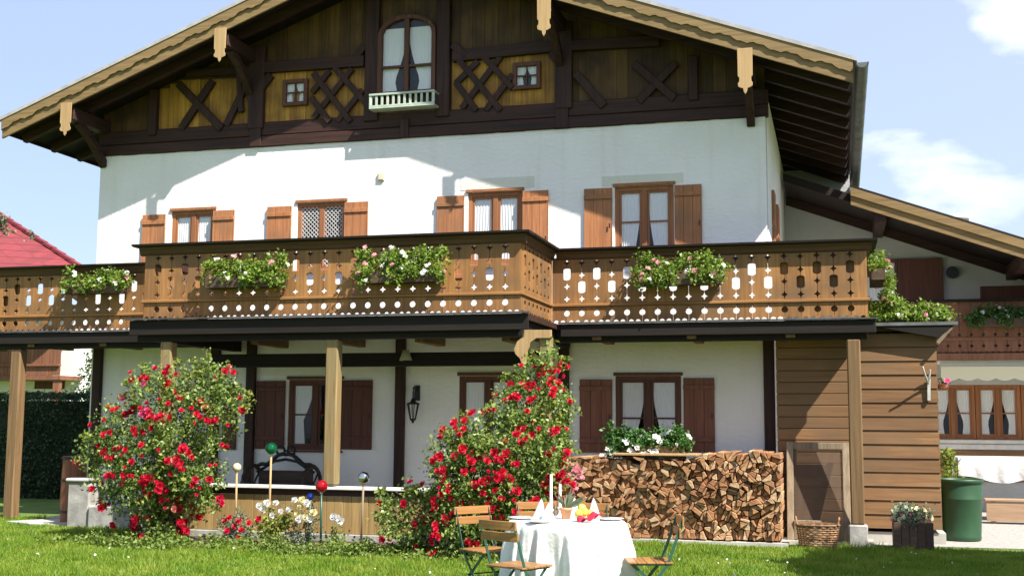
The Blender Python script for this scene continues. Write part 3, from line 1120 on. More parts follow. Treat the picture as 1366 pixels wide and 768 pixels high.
# eave closing board on the left, gutter on the right
MB().box(-14.66, -14.625, YR + 0.06, YBACK + 0.8, zlow(-14.62) + 0.1, zlow(-14.62) + 0.36).build('eave_board', SOFFIT, chalet)
gz = zlow(0.34) + 0.27
gt = MB()
ng = 10
for k in range(10):
    pa, pb2 = k / 10, (k + 1) / 10
    y0_, y1_ = YR - 0.12 + 8.2 * pa, YR - 0.12 + 8.2 * pb2
    zd0, zd1 = gz - 0.25 * pa, gz - 0.25 * pb2
    prof_o = [(0.47 + 0.095 * math.cos(math.pi + math.pi * i / ng), 0.095 * math.sin(math.pi + math.pi * i / ng)) for i in range(ng + 1)]
    prof_i = [(0.47 + 0.085 * math.cos(2 * math.pi - math.pi * i / ng), 0.085 * math.sin(2 * math.pi - math.pi * i / ng) + 0.004) for i in range(ng + 1)]
    pr = prof_o + prof_i
    vs = [(x_, y0_ + 0.004, zd0 + z_) for x_, z_ in pr] + [(x_, y1_ - 0.001, zd1 + z_) for x_, z_ in pr]
    nn = len(pr)
    gt.add(vs, [(i, i + nn, (i + 1) % nn + nn, (i + 1) % nn) for i in range(nn)])
    gt.add([(0.47 + 0.1 * math.cos(math.pi + math.pi * i / ng), y0_ - 0.012 + dd, zd0 + 0.1 * math.sin(math.pi + math.pi * i / ng)) for dd in (0, 0.03) for i in range(ng + 1)],
           [(i, i + ng + 1, i + ng + 2, i + 1) for i in range(ng)])
gt.add([(0.47 + 0.093 * math.cos(math.pi + math.pi * i / ng), YR - 0.11, gz + 0.093 * math.sin(math.pi + math.pi * i / ng)) for i in range(ng + 1)], [tuple(range(ng + 1))])
gt.build('gutter', ZINC, chalet)

# purlins with carved end boards and their knee braces
for (px_, py_, yb_) in ((92, 140, 182), (297, 40, 84), (727, 3, 50), (994, 77, 127)):
    p = W(px_, py_, YR + 0.03)
    zt = zlow(p.x) + 0.0
    zb_ = W(px_, yb_, YR).z
    MB().box(p.x - 0.1, p.x + 0.1, YR + 0.05, YW + 0.12, zt - 0.24, zt - 0.005).build('purlin', TIMBER_Y, chalet, bev=0.012)
    h = zt + 0.05 - zb_
    w = 0.115
    half = [(w, zt + 0.05), (w * 0.97, zb_ + h * 0.40), (w * 0.78, zb_ + h * 0.36), (w * 0.80, zb_ + h * 0.28), (w * 0.98, zb_ + h * 0.24), (w * 0.92, zb_ + h * 0.17), (w * 0.55, zb_ + h * 0.14),
            (w * 0.30, zb_ + h * 0.13), (w * 0.22, zb_ + h * 0.06)]
    poly = [(p.x + a_, z_) for a_, z_ in half] + [(p.x, zb_)] + [(p.x - a_, z_) for a_, z_ in reversed(half)]
    MB().prism(list(reversed(poly)), YR + 0.012 - 0.065, YR - 0.037).build('purlin_end_carving', PALEWOOD, chalet, bev=0.004)
    # knee brace, a bent timber from wall up to the purlin
    k = MB()
    pts = [(p.x, YW + 0.02, zt - 0.85), (p.x, YW - 0.22, zt - 0.62), (p.x, YW - 0.5, zt - 0.40), (p.x, YW - 0.85, zt - 0.22)]
    for a_, b_ in zip(pts[:-1], pts[1:]):
        k.bar(a_, b_, 0.13, 0.14, up=(0, 0, 1))
    k.build('knee_brace', TIMBER_Y, chalet, bev=0.01)

# ---- balcony
balc = sub_empty('balcony', chalet)
STAR = 0.05


def star(zc):
    r, q = STAR, STAR * 0.34
    return [(0, zc - r), (q * 0.9, zc - q), (r, zc), (q * 0.9, zc + q), (0, zc + r)]


def oval(za, zb_):
    r = 0.056
    pts = [(0, za)]
    pts += [(r * math.sin(t), za + 0.03 * (1 - math.cos(t))) for t in (0.5, 1.0, 1.57)]
    pts += [(r * math.sin(t), zb_ - 0.03 * (1 - math.cos(t))) for t in (1.57, 1.0, 0.5)]
    return pts + [(0, zb_)]


def circ(zc, r=0.046):
    return [(r * math.sin(t), zc - r * math.cos(t)) for t in np.linspace(0, math.pi, 7)]


def joint(kind):
    g = 0.0035
    if kind == 'A':
        seq = circ(3.425) + star(3.65) + oval(3.74, 3.93) + star(4.02) + star(4.215)
    elif kind == 'B':
        seq = circ(3.425) + star(3.65) + star(3.845) + oval(3.945, 4.135) + star(4.225)
    else:
        seq = []
    return [(o_ + g, z_) for o_, z_ in seq]


def boards(run0, run1, pitch, out, thick, pitch_first=0, top=4.3):
    """balusters cut as boards with half motifs on each edge; run0->run1 horizontal 2-vectors; out = outward unit vector"""
    a_, b_ = Vector((run0[0], run0[1], 0)), Vector((run1[0], run1[1], 0))
    L = (b_ - a_).length
    d = (b_ - a_).normalized()
    n = max(2, round(L / pitch))
    w = L / n
    mb = MB()
    for i in range(n):
        u0, u1 = w * i, w * (i + 1)
        jl = joint('AB'[i % 2]) if i > 0 else []
        jr = joint('AB'[(i + 1) % 2]) if i < n - 1 else []
        zb_ = ZB - 0.042
        # scalloped foot
        foot = []
        sw = (w - 0.03) / 2
        for s_ in range(2):
            c = u0 + 0.015 + sw * (s_ + 0.5)
            for t in np.linspace(math.pi, 0, 7):
                foot.append((c + sw * 0.42 * math.cos(t), zb_ + 0.045 * math.sin(t)))
        poly = [(u0 + 0.0035, zb_)] + foot + [(u1 - 0.0035, zb_)]
        poly += [(u1 - o_, z_) for o_, z_ in jr]
        poly += [(u1 - 0.0035, top), (u0 + 0.0035, top)]
        poly += [(u0 + o_, z_) for o_, z_ in reversed(jl)]
        vs, k = [], len(poly)
        for off in (0, -thick):
            for u, z in poly:
                p_ = a_ + d * u + Vector(out) * off
                vs.append((p_.x, p_.y, z))
        mb.add(vs, [tuple(range(k)), tuple(range(2 * k - 1, k - 1, -1))] + [(q, q + k, (q + 1) % k + k, (q + 1) % k) for q in range(k)])
    return mb


def tri_fix(o):
    bmm = bmesh.new()
    bmm.from_mesh(o.data)
    bmesh.ops.triangulate(bmm, faces=[f for f in bmm.faces if len(f.verts) > 4])
    bmesh.ops.recalc_face_normals(bmm, faces=bmm.faces)
    bmm.to_mesh(o.data)
    bmm.free()
    return o


RAIL = [(0.088, 4.392), (0.15, 4.40), (0.155, 4.43), (-0.16, 4.43), (-0.16, 4.395), (-0.06, 4.39)]
MOULD = [(0.0, 4.265), (0.03, 4.29), (0.04, 4.335), (0.075, 4.388), (-0.05, 4.388), (-0.05, 4.265)]
runs = [
    ((XLE, YB), (XBL, YB), (0, -1, 0)),
    ((XBL, YB), (XBL, YA), (-1, 0, 0)),
    ((XBL, YA), (XBR, YA), (0, -1, 0)),
    ((XBR, YA), (XBR, YB), (1, 0, 0)),
    ((XBR, YB), (XE, YB), (0, -1, 0)),
    ((XE, YB), (XE, YB + 4.4), (1, 0, 0)),
]
for i, (r0, r1, out) in enumerate(runs):
    tri_fix(boards(r0, r1, 0.234, out, 0.028).build('balustrade', BALC, balc))
    a_, b_ = Vector((*r0, 0)), Vector((*r1, 0))
    dd = (b_ - a_).normalized()
    # mitre: outer corners run on, inner corner stops
    ext0 = 0.0 if i in (0, ) else (0.15 if i in (2, 5, 3) else 0.0)
    ext1 = 0.15 if i in (1, 2, 4) else (0 if i != 3 else -0.1)
    ext0 = {0: 0, 1: -0.16, 2: 0.155, 3: -0.16, 4: -0.15, 5: -0.16}[i]
    ext1 = {0: 0.0, 1: -0.16, 2: 0.155, 3: 0.0, 4: 0.155, 5: 0}[i]
    e = Vector(out) * 0.002
    MB().sweep(RAIL, a_ - dd * ext0 + e, b_ + dd * ext1 + e, out).build('handrail', DARKRAIL, balc)
    MB().sweep(MOULD, a_ - dd * (ext0 * 0.5) + e, b_ + dd * (ext1 * 0.5) + e, out).build('rail_moulding', MOULDW, balc)
    MB().sweep([(0.002, 3.525), (0.03, 3.535), (0.03, 3.565), (0.002, 3.575)], a_ - dd * (0.03 if ext0 > 0 else 0), b_ + dd * (0.03 if ext1 > 0 else 0), out).build('trim_strip', BALC_X, balc)
    # inner rail that the boards are nailed to
    MB().sweep([(-0.03, 4.14), (-0.03, 4.24), (-0.09, 4.24), (-0.09, 4.14)], a_ + dd * 0.02, b_ - dd * 0.02, out).build('inner_rail', TIMBER, balc)
    MB().sweep([(-0.03, 3.5), (-0.03, 3.6), (-0.09, 3.6), (-0.09, 3.5)], a_ + dd * 0.02, b_ - dd * 0.02, out).build('inner_rail', TIMBER, balc)
MB().box(-0.86, XE - 0.05, YB + 0.095, YB + 0.115, ZB + 0.02, 4.3).build('backing_board', BALC, balc)
MB().box(XLE, -14.0, YB + 0.095, YB + 0.115, ZB + 0.02, 4.3).build('backing_board', BALC, balc)

# ---- porch roof / balcony deck with metal edge, beams, posts
dk = MB()
dk.box(XLE, XE + 0.02, YB - 0.12, YW - 0.003, 3.17, 3.25)
dk.box(XBL - 0.1, XBR + 0.12, YA - 0.16, YB - 0.122, 3.17, 3.25)
dk.box(XHR + 0.01, XE + 0.02, YW, 23, 3.17, 3.25)
dk.build('balcony_deck', TIMBER, chalet)
fl = MB()
fl.box(XLE, XBL - 0.12, YB - 0.2, YB - 0.122, 3.252, 3.272)
fl.box(XBR + 0.14, XE + 0.12, YB - 0.2, YB - 0.122, 3.252, 3.272)
fl.box(XBL - 0.16, XBR + 0.18, YA - 0.24, YA - 0.162, 3.252, 3.272)
fl.build('edge_flashing', DARKZINC, chalet)
for (x0, x1, y0, y1, z0, z1) in ((XLE, XBL, YB - 0.06, YB + 0.1, 2.97, 3.168), (XBR + 0.1, XE - 0.02, YB - 0.06, YB + 0.1, 2.97, 3.168),
                                 (XBL - 0.05, XBR + 0.05, YA - 0.06, YA + 0.1, 2.93, 3.168), (XBL - 0.05, XBL + 0.1, YA + 0.102, YW - 0.06, 2.95, 3.168), (XBR - 0.1, XBR + 0.05, YA + 0.102, YW - 0.06, 2.95, 3.168),
                                 (XBL + 0.12, XBR - 0.12, YB - 0.05, YB + 0.08, 2.62, 2.84), (XBL - 0.12, XBR + 0.16, YA - 0.175, YA - 0.161, 3.02, 3.239), (XBR + 0.17, XE + 0.1, YB - 0.16, YB - 0.121, 3.05, 3.239), (XLE, XBL - 0.15, YB - 0.16, YB - 0.121, 3.05, 3.239)):
    MB().box(x0, x1, y0, y1, z0, z1).build('porch_beam', DARKRAIL, chalet, bev=0.01)
for k in range(12):       # joist ends under the deck
    xx = -16.6 + 1.45 * k
    if xx > XE:
        break
    MB().box(xx - 0.07, xx + 0.07, YB - 0.1, YW - 0.1, 3.0, 3.165).build('joist', POST_D, chalet, bev=0.01)


def porch_post(x, y, zt, w, mat, zb_=0.12, base=True):
    MB().box(x - w / 2, x + w / 2, y - w / 2, y + w / 2, zb_, zt).build('porch_post', mat, chalet, bev=0.018)
    if base:
        MB().box(x - w * 0.7, x + w * 0.7, y - w * 0.7, y + w * 0.7, -0.02, zb_ - 0.003).build('post_base', STONE, chalet, bev=0.02)


porch_post(W(21, 560, YB).x, YB, 2.965, 0.2, POST_D, 0.02, False)
p_r = W(1141, 560, YB - 0.03).x
porch_post(p_r, YB - 0.03, 2.965, 0.19, POST_D, 0.32, True)
porch_post(W(443, 560, YA).x, YA + 0.02, 2.925, 0.19, POST, 0.82, False)
porch_post(W(219, 560, YA).x + 0.02, YA + 0.02, 2.925, 0.19, POST, 0.05, False)
xpR = W(728, 520, YA).x
porch_post(xpR, YA + 0.02, 2.925, 0.17, POST, 0.05, False)
# carved corner bracket on the right bay post
pl = [(700, 440), (736, 440), (736, 451), (716, 451), (708, 457), (706, 464), (704, 468), (703, 476), (702, 484), (700, 490), (697, 487), (694, 478), (688, 472), (686, 466), (690, 456), (697, 450), (698, 446)]
cb = MB()
cb.prism([(W(a_, b_, YA - 0.09).x, W(a_, b_, YA - 0.09).z) for a_, b_ in reversed(pl)], YA - 0.12, YA - 0.075)
tri_fix(cb.build('corner_bracket', PALEWOOD, chalet, bev=0.004))
# dark uprights standing against the wall
for xp in (127, 285, 333, 533, 752, 1027):
    xx = W(xp, 560, YW - 0.06).x
    MB().box(xx - 0.085, xx + 0.085, YW - 0.1, YW - 0.004, 0.06, 3.16).build('wall_post', TIMBER_Z, chalet, bev=0.012)
# recessed board wall right of the house corner
rb = MB()
z = 0.1
while z < 3.1:
    rb.box(W(1037, 580, 18.6).x, W(1146, 580, 18.6).x, 18.58 + random.uniform(0, 0.006), 18.62, z, z + 0.165)
    z += 0.175
rb.box(W(1037, 580, 18.6).x + 0.01, W(1146, 580, 18.6).x, 18.621, 19.09, 0.05, 3.12)
rb.build('board_wall', SIDING, chalet, bev=0.006)
# low boarded porch wall with ledge on a stone plinth
lw = MB()
x = XBL + 0.15
while x < XBR - 0.02:
    xb = min(x + 0.13, XBR)
    lw.box(x + 0.002, xb - 0.002, YA + random.uniform(0, 0.004), YA + 0.04, 0.13, 0.66)
    x += 0.13
lowwall = lw.build('porch_parapet', LOWWALL, chalet, bev=0.003)
MB().box(XBL + 0.1, XBR + 0.02, YA - 0.03, YA + 0.12, 0.0, 0.125).build('plinth', STONE, lowwall, bev=0.01)
MB().box(XBL + 0.15, XBR, YA + 0.012, YA + 0.06, 0.663, 0.752).build('top_rail', TIMBER, lowwall, bev=0.006)
MB().box(XBL + 0.1, XBR + 0.05, YA - 0.08, YA + 0.22, 0.755, 0.795).build('ledge', WHITEP, lowwall, bev=0.006)

# ================================================================== SHED (board sided lean-to at the right)
shed = thing('wooden_shed', 'narrow shed clad in horizontal brown boards at the house corner', 'shed', (0.85, 18.1, 0))
YS = 18.6
sx0, sx1 = W(1147, 580, YS).x, W(1253, 580, YS).x
sd = MB()
z = W(1200, 705, YS).z
z_bot = z
bh = (W(1200, 463, YS).z - z) / 13
for k in range(14):
    j = random.uniform(-0.002, 0.002)
    sd.add([(sx0, YS - 0.022 + j, z + 0.004), (sx1, YS - 0.022 + j, z + 0.004), (sx1, YS - 0.006, z + bh - 0.006), (sx0, YS - 0.006, z + bh - 0.006),
            (sx0, YS + 0.03, z + 0.004), (sx1, YS + 0.03, z + 0.004), (sx1, YS + 0.03, z + bh - 0.006), (sx0, YS + 0.03, z + bh - 0.006)],
           [(0, 1, 2, 3), (0, 4, 5, 1), (3, 2, 6, 7), (1, 5, 6, 2), (0, 3, 7, 4), (4, 7, 6, 5)])
    z += bh
sd.build('siding', SIDING, shed)
bk = MB()
bk.box(sx0 + 0.01, sx1 - 0.012, YS + 0.031, 20.4, z_bot, 3.1)
bk.build('shed_wall', SIDING, shed)
MB().box(sx0 - 0.1, sx1 + 0.05, YS + 0.02, 20.5, -0.02, z_bot - 0.05).build('shed_footing', CONC, shed)
rf = MB()
zt = W(1200, 431, YS - 0.16).z
rf.prism([(0.5, zt - 0.03), (sx1 + 0.03, zt - 0.22), (sx1 + 0.27, zt - 0.02), (sx1 + 0.27, zt), (0.5, zt)], YS - 0.16, 21.0)
rf.build('shed_roof', DARKRAIL, shed)
MB().box(0.5, sx1 + 0.3, YS - 0.175, YS - 0.161, zt - 0.035, zt + 0.012).build('roof_edge_strip', ZINC, shed)
MB().bar((sx1 + 0.01, YS - 0.13, zt - 0.30), (sx1 + 0.25, YS - 0.13, zt - 0.02), 0.05, 0.05).build('roof_strut', GREYWOOD, shed)

# pale iron bracket on the shed
hk = thing('wall_bracket', 'pale forked bracket screwed to the brown shed boards', 'bracket', (W(1237, 515, YS).x, YS - 0.03, W(1237, 515, YS).z))
GREYMET = noisy('galvanised_iron', (0.4, 0.4, 0.38), (0.55, 0.54, 0.5), 9, 0.5, 0.1)


def wl_(px_, py_, y=YS - 0.05):
    return W(px_, py_, y)


hm = MB()
hm.bar(wl_(1239, 505), wl_(1239, 534), 0.03, 0.045, up=(1, 0, 0))
hm.build('back_plate', GREYMET, hk, bev=0.004)
hm = MB()
hm.tube([wl_(1238, 512), wl_(1236, 505, YS - 0.12), wl_(1233, 497, YS - 0.22), wl_(1231, 489, YS - 0.3)], [0.018, 0.016, 0.014, 0.012])
hm.tube([wl_(1238, 512), wl_(1240, 500, YS - 0.09), wl_(1241, 493, YS - 0.14)], [0.016, 0.014, 0.01])
hm.build('forked_arm', GREYMET, hk, smooth=True)

# ================================================================== FIREWOOD
def clip(poly, nx_, ny_, c):
    """keep the side nx*x+ny*y <= c"""
    o_ = []
    for i in range(len(poly)):
        p, q = poly[i], poly[(i + 1) % len(poly)]
        dp, dq = nx_ * p[0] + ny_ * p[1] - c, nx_ * q[0] + ny_ * q[1] - c
        if dp <= 0:
            o_.append(p)
        if (dp < 0 < dq) or (dq < 0 < dp):
            t = dp / (dp - dq)
            o_.append((p[0] + (q[0] - p[0]) * t, p[1] + (q[1] - p[1]) * t))
    return o_


def area(p):
    return 0.5 * sum(p[i][0] * p[(i + 1) % len(p)][1] - p[(i + 1) % len(p)][0] * p[i][1] for i in range(len(p)))


LOGM, ln_, ll_, lb_ = mat_new('split_firewood')
oi = ln_.new('ShaderNodeObjectInfo')
lr = ln_.new('ShaderNodeValToRGB')
lr.color_ramp.elements[0].color = (0.28, 0.12, 0.05, 1)
lr.color_ramp.elements[1].color = (0.58, 0.41, 0.24, 1)
e_ = lr.color_ramp.elements.new(0.6)
e_.color = (0.44, 0.235, 0.105, 1)
lgeo = ln_.new('ShaderNodeNewGeometry')
lad = ln_.new('ShaderNodeMath')
lfr = ln_.new('ShaderNodeMath')
lfr.operation = 'FRACT'
ll_.new(oi.outputs['Random'], lad.inputs[0])
ll_.new(lgeo.outputs['Random Per Island'], lad.inputs[1])
ll_.new(lad.outputs[0], lfr.inputs[0])
ll_.new(lfr.outputs[0], lr.inputs[0])
lt = ln_.new('ShaderNodeTexCoord')
lnz = ln_.new('ShaderNodeTexNoise')
lnz.inputs['Scale'].default_value = 22
lnz.inputs['Detail'].default_value = 6
ll_.new(lt.outputs['Object'], lnz.inputs[0])
lmx = ln_.new('ShaderNodeMixRGB')
lmx.blend_type = 'MULTIPLY'
lmx.inputs[0].default_value = 0.8
lr2 = ln_.new('ShaderNodeValToRGB')
lr2.color_ramp.elements[0].position = 0.3
lr2.color_ramp.elements[1].position = 0.65
lr2.color_ramp.elements[0].color = (0.5, 0.42, 0.36, 1)
ll_.new(lnz.outputs[0], lr2.inputs[0])
ll_.new(lr.outputs[0], lmx.inputs[1])
ll_.new(lr2.outputs[0], lmx.inputs[2])
ll_.new(lmx.outputs[0], lb_.inputs['Base Color'])
lb_.inputs['Roughness'].default_value = 0.85
lbp = ln_.new('ShaderNodeBump')
lbp.inputs['Strength'].default_value = 0.5
lbp.inputs['Distance'].default_value = 0.012
ll_.new(lnz.outputs[0], lbp.inputs['Height'])
ll_.new(lbp.outputs[0], lb_.inputs['Normal'])

FX0, FX1, FZ0, FZ1, FY = -4.02, -0.80, 0.07, 1.31, 17.55
pr_ = random.Random(11)
pts = []
cw, ch = 0.165, 0.14
r_i = 0
z = FZ0 + ch / 2
while z < FZ1:
    x = FX0 + (cw / 2 if r_i % 2 else cw * 0.15)
    while x < FX1:
        pts.append((x + pr_.uniform(-0.05, 0.05), z + pr_.uniform(-0.04, 0.04)))
        x += cw
    z += ch
    r_i += 1
pieces = []
for i, (px_, pz_) in enumerate(pts):
    top = FZ1 - 0.04 + 0.05 * math.sin(px_ * 3.1) + pr_.uniform(-0.03, 0.03) - (0.09 if px_ < -2.9 else 0.04 if px_ < -2.0 else 0) + (0.06 if px_ > -1.2 else 0)
    poly = [(FX0, FZ0), (FX1 + pr_.uniform(-0.03, 0.02), FZ0), (FX1 + pr_.uniform(-0.03, 0.02), top), (FX0, top)]
    for j, (qx, qz) in enumerate(pts):
        if j == i or abs(qx - px_) > 0.6 or abs(qz - pz_) > 0.6:
            continue
        nx_, nz_ = qx - px_, qz - pz_
        poly = clip(poly, nx_, nz_, (qx * qx + qz * qz - px_ * px_ - pz_ * pz_) / 2)
        if len(poly) < 3:
            break
    if len(poly) < 3 or abs(area(poly)) < 0.0015:
        continue
    # split the round into two to four wedges, as an axe does
    todo = [poly]
    lim = pr_.uniform(0.005, 0.0125)
    while todo:
        q = todo.pop()
        if abs(area(q)) > lim:
            cx = sum(p[0] for p in q) / len(q) + pr_.uniform(-0.012, 0.012)
            cz = sum(p[1] for p in q) / len(q) + pr_.uniform(-0.012, 0.012)
            t = pr_.uniform(0, math.pi)
            a_, b_ = math.cos(t), math.sin(t)
            q1, q2 = clip(q, a_, b_, a_ * cx + b_ * cz), clip(q, -a_, -b_, -(a_ * cx + b_ * cz))
            for w_ in (q1, q2):
                if len(w_) >= 3 and abs(area(w_)) > 0.0015:
                    todo.append(w_)
        else:
            pieces.append(q)
pieces.sort(key=lambda q: -sum(p[0] for p in q) / len(q))
logs = []
for q in pieces:
    cx = sum(p[0] for p in q) / len(q)
    cz = sum(p[1] for p in q) / len(q)
    sh = pr_.uniform(0.84, 0.95)
    dy = pr_.uniform(-0.07, 0.07)
    ro = pr_.uniform(-0.16, 0.16)
    ca, sa = math.cos(ro), math.sin(ro)
    pp = []
    for x_, z_ in q:
        ux, uz = (x_ - cx) * sh, (z_ - cz) * sh
        pp.append((ux * ca - uz * sa, ux * sa + uz * ca))
    logs.append((cx, cz, dy, pp))
print('logs', len(logs))
for i, (cx, cz, dy, pp) in enumerate(logs):
    m = MB()
    if i < 300:
        m.prism(pp, 0, 0.9)
        o = m.build('firewood_log', LOGM, None, bev=0.006)
        o.location = (cx, FY + dy, cz)
        tag(o, 'split firewood log stacked with many others under the ground floor window', 'firewood', 'split firewood logs in the stack')
rest = MB()
for (cx, cz, dy, pp) in logs[300:]:
    rest.prism([(cx + a_, cz + b_) for a_, b_ in pp], FY + dy, FY + dy + 0.9)
if rest.v:
    tag(rest.build('firewood_stack', LOGM), 'further split logs at the rose end of the firewood stack', 'firewood', None, 'stuff')
MB_k = MB().box(-4.1, -0.72, FY - 0.1, FY + 1.2, -0.03, 0.055)
tag(MB_k.build('kerb_strip', CONC), kind='structure')
o = MB().box(W(818, 612, FY).x, W(930, 614, FY).x, FY - 0.06, FY + 0.62, 1.262, 1.292).build('cover_plank', PALEWOOD, None, bev=0.004)
tag(o, 'long pale plank lying on top of the firewood stack below the window', 'plank')


# ================================================================== FLOWERS: helpers
def rose_mesh(name, mat, r=0.045, seed=0):
    rr = random.Random(seed)
    quads = []
    for ring, (n, tilt, ln) in enumerate(((5, 0.35, 1.0), (5, 0.8, 0.85), (4, 1.2, 0.62), (3, 1.45, 0.4))):
        for k in range(n):
            a = 2 * math.pi * (k + 0.5 * ring) / n + rr.uniform(-0.2, 0.2)
            t = tilt + rr.uniform(-0.12, 0.12)
            d = Vector((math.cos(a) * math.cos(t), math.sin(a) * math.cos(t), math.sin(t)))
            s_ = Vector((-math.sin(a), math.cos(a), 0))
            L_ = r * ln
            p0 = Vector((0, 0, -r * 0.15 + 0.1 * r * ring))
            w_ = r * (0.72 if ring < 2 else 0.5)
            m1 = p0 + d * L_ * 0.62
            tip = p0 + d * L_ * 1.0 + Vector((0, 0, 0.16 * r))
            quads.append([p0, m1 + s_ * w_ * 0.62, tip + s_ * w_ * 0.35, tip - s_ * w_ * 0.35, m1 - s_ * w_ * 0.62])
    return quads_mesh(name, np.array([[tuple(p) for p in q] for q in quads]), mat)


def small_flower(name, mat, r=0.03, n=4, seed=0):
    """a head of several five-petalled florets"""
    rr = random.Random(seed)
    quads = []
    for f_ in range(n):
        c = Vector((rr.uniform(-1, 1), rr.uniform(-1, 1), rr.uniform(-0.4, 0.6))) * r * (0.9 if n > 1 else 0)
        a0 = rr.uniform(0, 6.28)
        nn = Vector((rr.uniform(-0.5, 0.5), rr.uniform(-0.5, 0.5), 1)).normalized()
        x_ = nn.orthogonal().normalized()
        y_ = nn.cross(x_)
        for k in range(5):
            a = a0 + 2 * math.pi * k / 5
            d = x_ * math.cos(a) + y_ * math.sin(a)
            s_ = nn.cross(d)
            quads.append([c, c + d * r * 0.7 + s_ * r * 0.4 + nn * r * 0.15, c + d * r + nn * r * 0.1, c + d * r * 0.7 - s_ * r * 0.4 + nn * r * 0.15])
    return quads_mesh(name, np.array([[tuple(p) for p in q] for q in quads]), mat)


def place_blossoms(parent, meshes, pts, limit=100, size=(0.8, 1.25), face=(0.15, -0.8, 0.35), name='blossom'):
    rest = []
    for i, (p, d) in enumerate(pts):
        v = (Vector(d) * 0.8 + Vector(face) * 0.7 + Vector((random.uniform(-.4, .4), random.uniform(-.4, .4), random.uniform(-.3, .5)))).normalized()
        q = v.to_track_quat('Z', 'Y')
        m4 = Matrix.LocRotScale(Vector(p), q, Vector((1, 1, 1)) * random.uniform(*size))
        me = meshes[i % len(meshes)]
        if i < limit:
            o = bpy.data.objects.new(name, me)
            col.objects.link(o)
            o.parent = parent
            o.matrix_local = parent_inv(parent) @ m4
        else:
            rest.append((me, m4))
    if rest:
        V, F, S = [], [], []
        for me, m4 in rest:
            b = len(V)
            V += [tuple(m4 @ v.co) for v in me.vertices]
            F += [tuple(b + k for k in f.vertices) for f in me.polygons]
        m = MB()
        m.v, m.f, m.m = V, F, [0] * len(F)
        o = m.build('blossom_mass', meshes[0].materials[0], parent)
        o['kind'] = 'stuff'


def foliage(parent, blobs, clumps, per, spread, size, mat, name='foliage', bias=(0, -0.25, 0.55), shell=0.45):
    P = blob_points(blobs, clumps, per, spread, shell)
    P = P[P[:, 2] > 0.01]
    me = quads_mesh(name, leaf_quads(P, size, bias), mat)
    return link_mesh(name, me, parent)


def px_blob(px_, py_, Y, rx, ry, rd):
    """ellipsoid given by photo pixels at depth Y"""
    c = W(px_, py_, Y)
    s_ = (W(px_ + 10, py_, Y) - W(px_ - 10, py_, Y)).length / 20
    return (c.x, c.y, c.z, rx * s_, rd, ry * s_)


ROSES = [rose_mesh('rose_blossom', RED, 0.058, k) for k in range(4)]
MAGROSES = [rose_mesh('magenta_blossom', MAGENTA, 0.055, k + 9) for k in range(2)]
FADED = [rose_mesh('faded_blossom', leafy('faded_petals', [(0.55, 0.12, 0.10), (0.66, 0.25, 0.2)], 0.3, 0.5), 0.05, k + 14) for k in range(2)]
WHITEROSES = [rose_mesh('white_blossom', WHITEF, 0.058, k + 20) for k in range(3)]
YELROSES = [rose_mesh('yellow_blossom', YELF, 0.06, k + 30) for k in range(2)]
GERW = [small_flower('white_floret', WHITEF, 0.04, 4, k) for k in range(3)]
GERP = [small_flower('pink_floret', PINK, 0.04, 4, k + 5) for k in range(3)]

def cluster(pts, n):
    """blossoms come in trusses: repeat points close by"""
    out = list(pts)
    while len(out) < n:
        p, d = pts[int(len(pts) * random.random())]
        out.append((p + np.array([random.gauss(0, .07), random.gauss(0, .05), random.gauss(0, .06)]), d))
    random.shuffle(out)
    return out


# ---- climbing rose at the left post
YL = 15.25
rl = thing('climbing_rose', 'tall red climbing rose trained up the left bay post of the porch', 'rose bush', (W(215, 722, YL).x, YL, 0), 'red climbing roses')
LB = [px_blob(*b) for b in (
    (262, 520, YL, 50, 30, 0.42), (205, 520, YL, 38, 28, 0.36), (300, 548, YL - 0.1, 24, 40, 0.3), (245, 570, YL - 0.1, 62, 42, 0.5), (165, 580, YL, 46, 40, 0.42),
    (130, 605, YL, 26, 26, 0.3), (215, 615, YL - 0.15, 66, 42, 0.55), (262, 640, YL - 0.1, 40, 42, 0.45), (190, 655, YL - 0.1, 52, 38, 0.5), (160, 640, YL - 0.1, 38, 30, 0.35), (222, 690, YL, 44, 34, 0.42), (285, 500, YL, 28, 16, 0.25))]
st = MB()
base = Vector((W(215, 722, YL).x, YL + 0.1, 0))
for k in range(13):
    b = LB[k % len(LB)]
    e = Vector(b[:3]) + Vector((random.uniform(-.2, .2), random.uniform(-.1, .2), random.uniform(0, .25)))
    s0 = base + Vector((random.uniform(-.28, .28), random.uniform(-.12, .12), 0))
    mid = s0.lerp(e, 0.5) + Vector((random.uniform(-.15, .15), 0.1, 0.15))
    st.tube([s0, s0.lerp(mid, 0.55) + Vector((0, 0, 0.06)), mid, e], [0.02, 0.016, 0.012, 0.006], 5)
st.build('stem', STEM, rl, smooth=True)
foliage(rl, LB, 660, 26, 0.058, 0.054, ROSELEAF)
foliage(rl, LB[:8], 60, 14, 0.05, 0.07, YELLEAF, name='young_foliage', shell=0.2)
sp_ = cluster(surf_points(LB, 125, 0.8), 245)
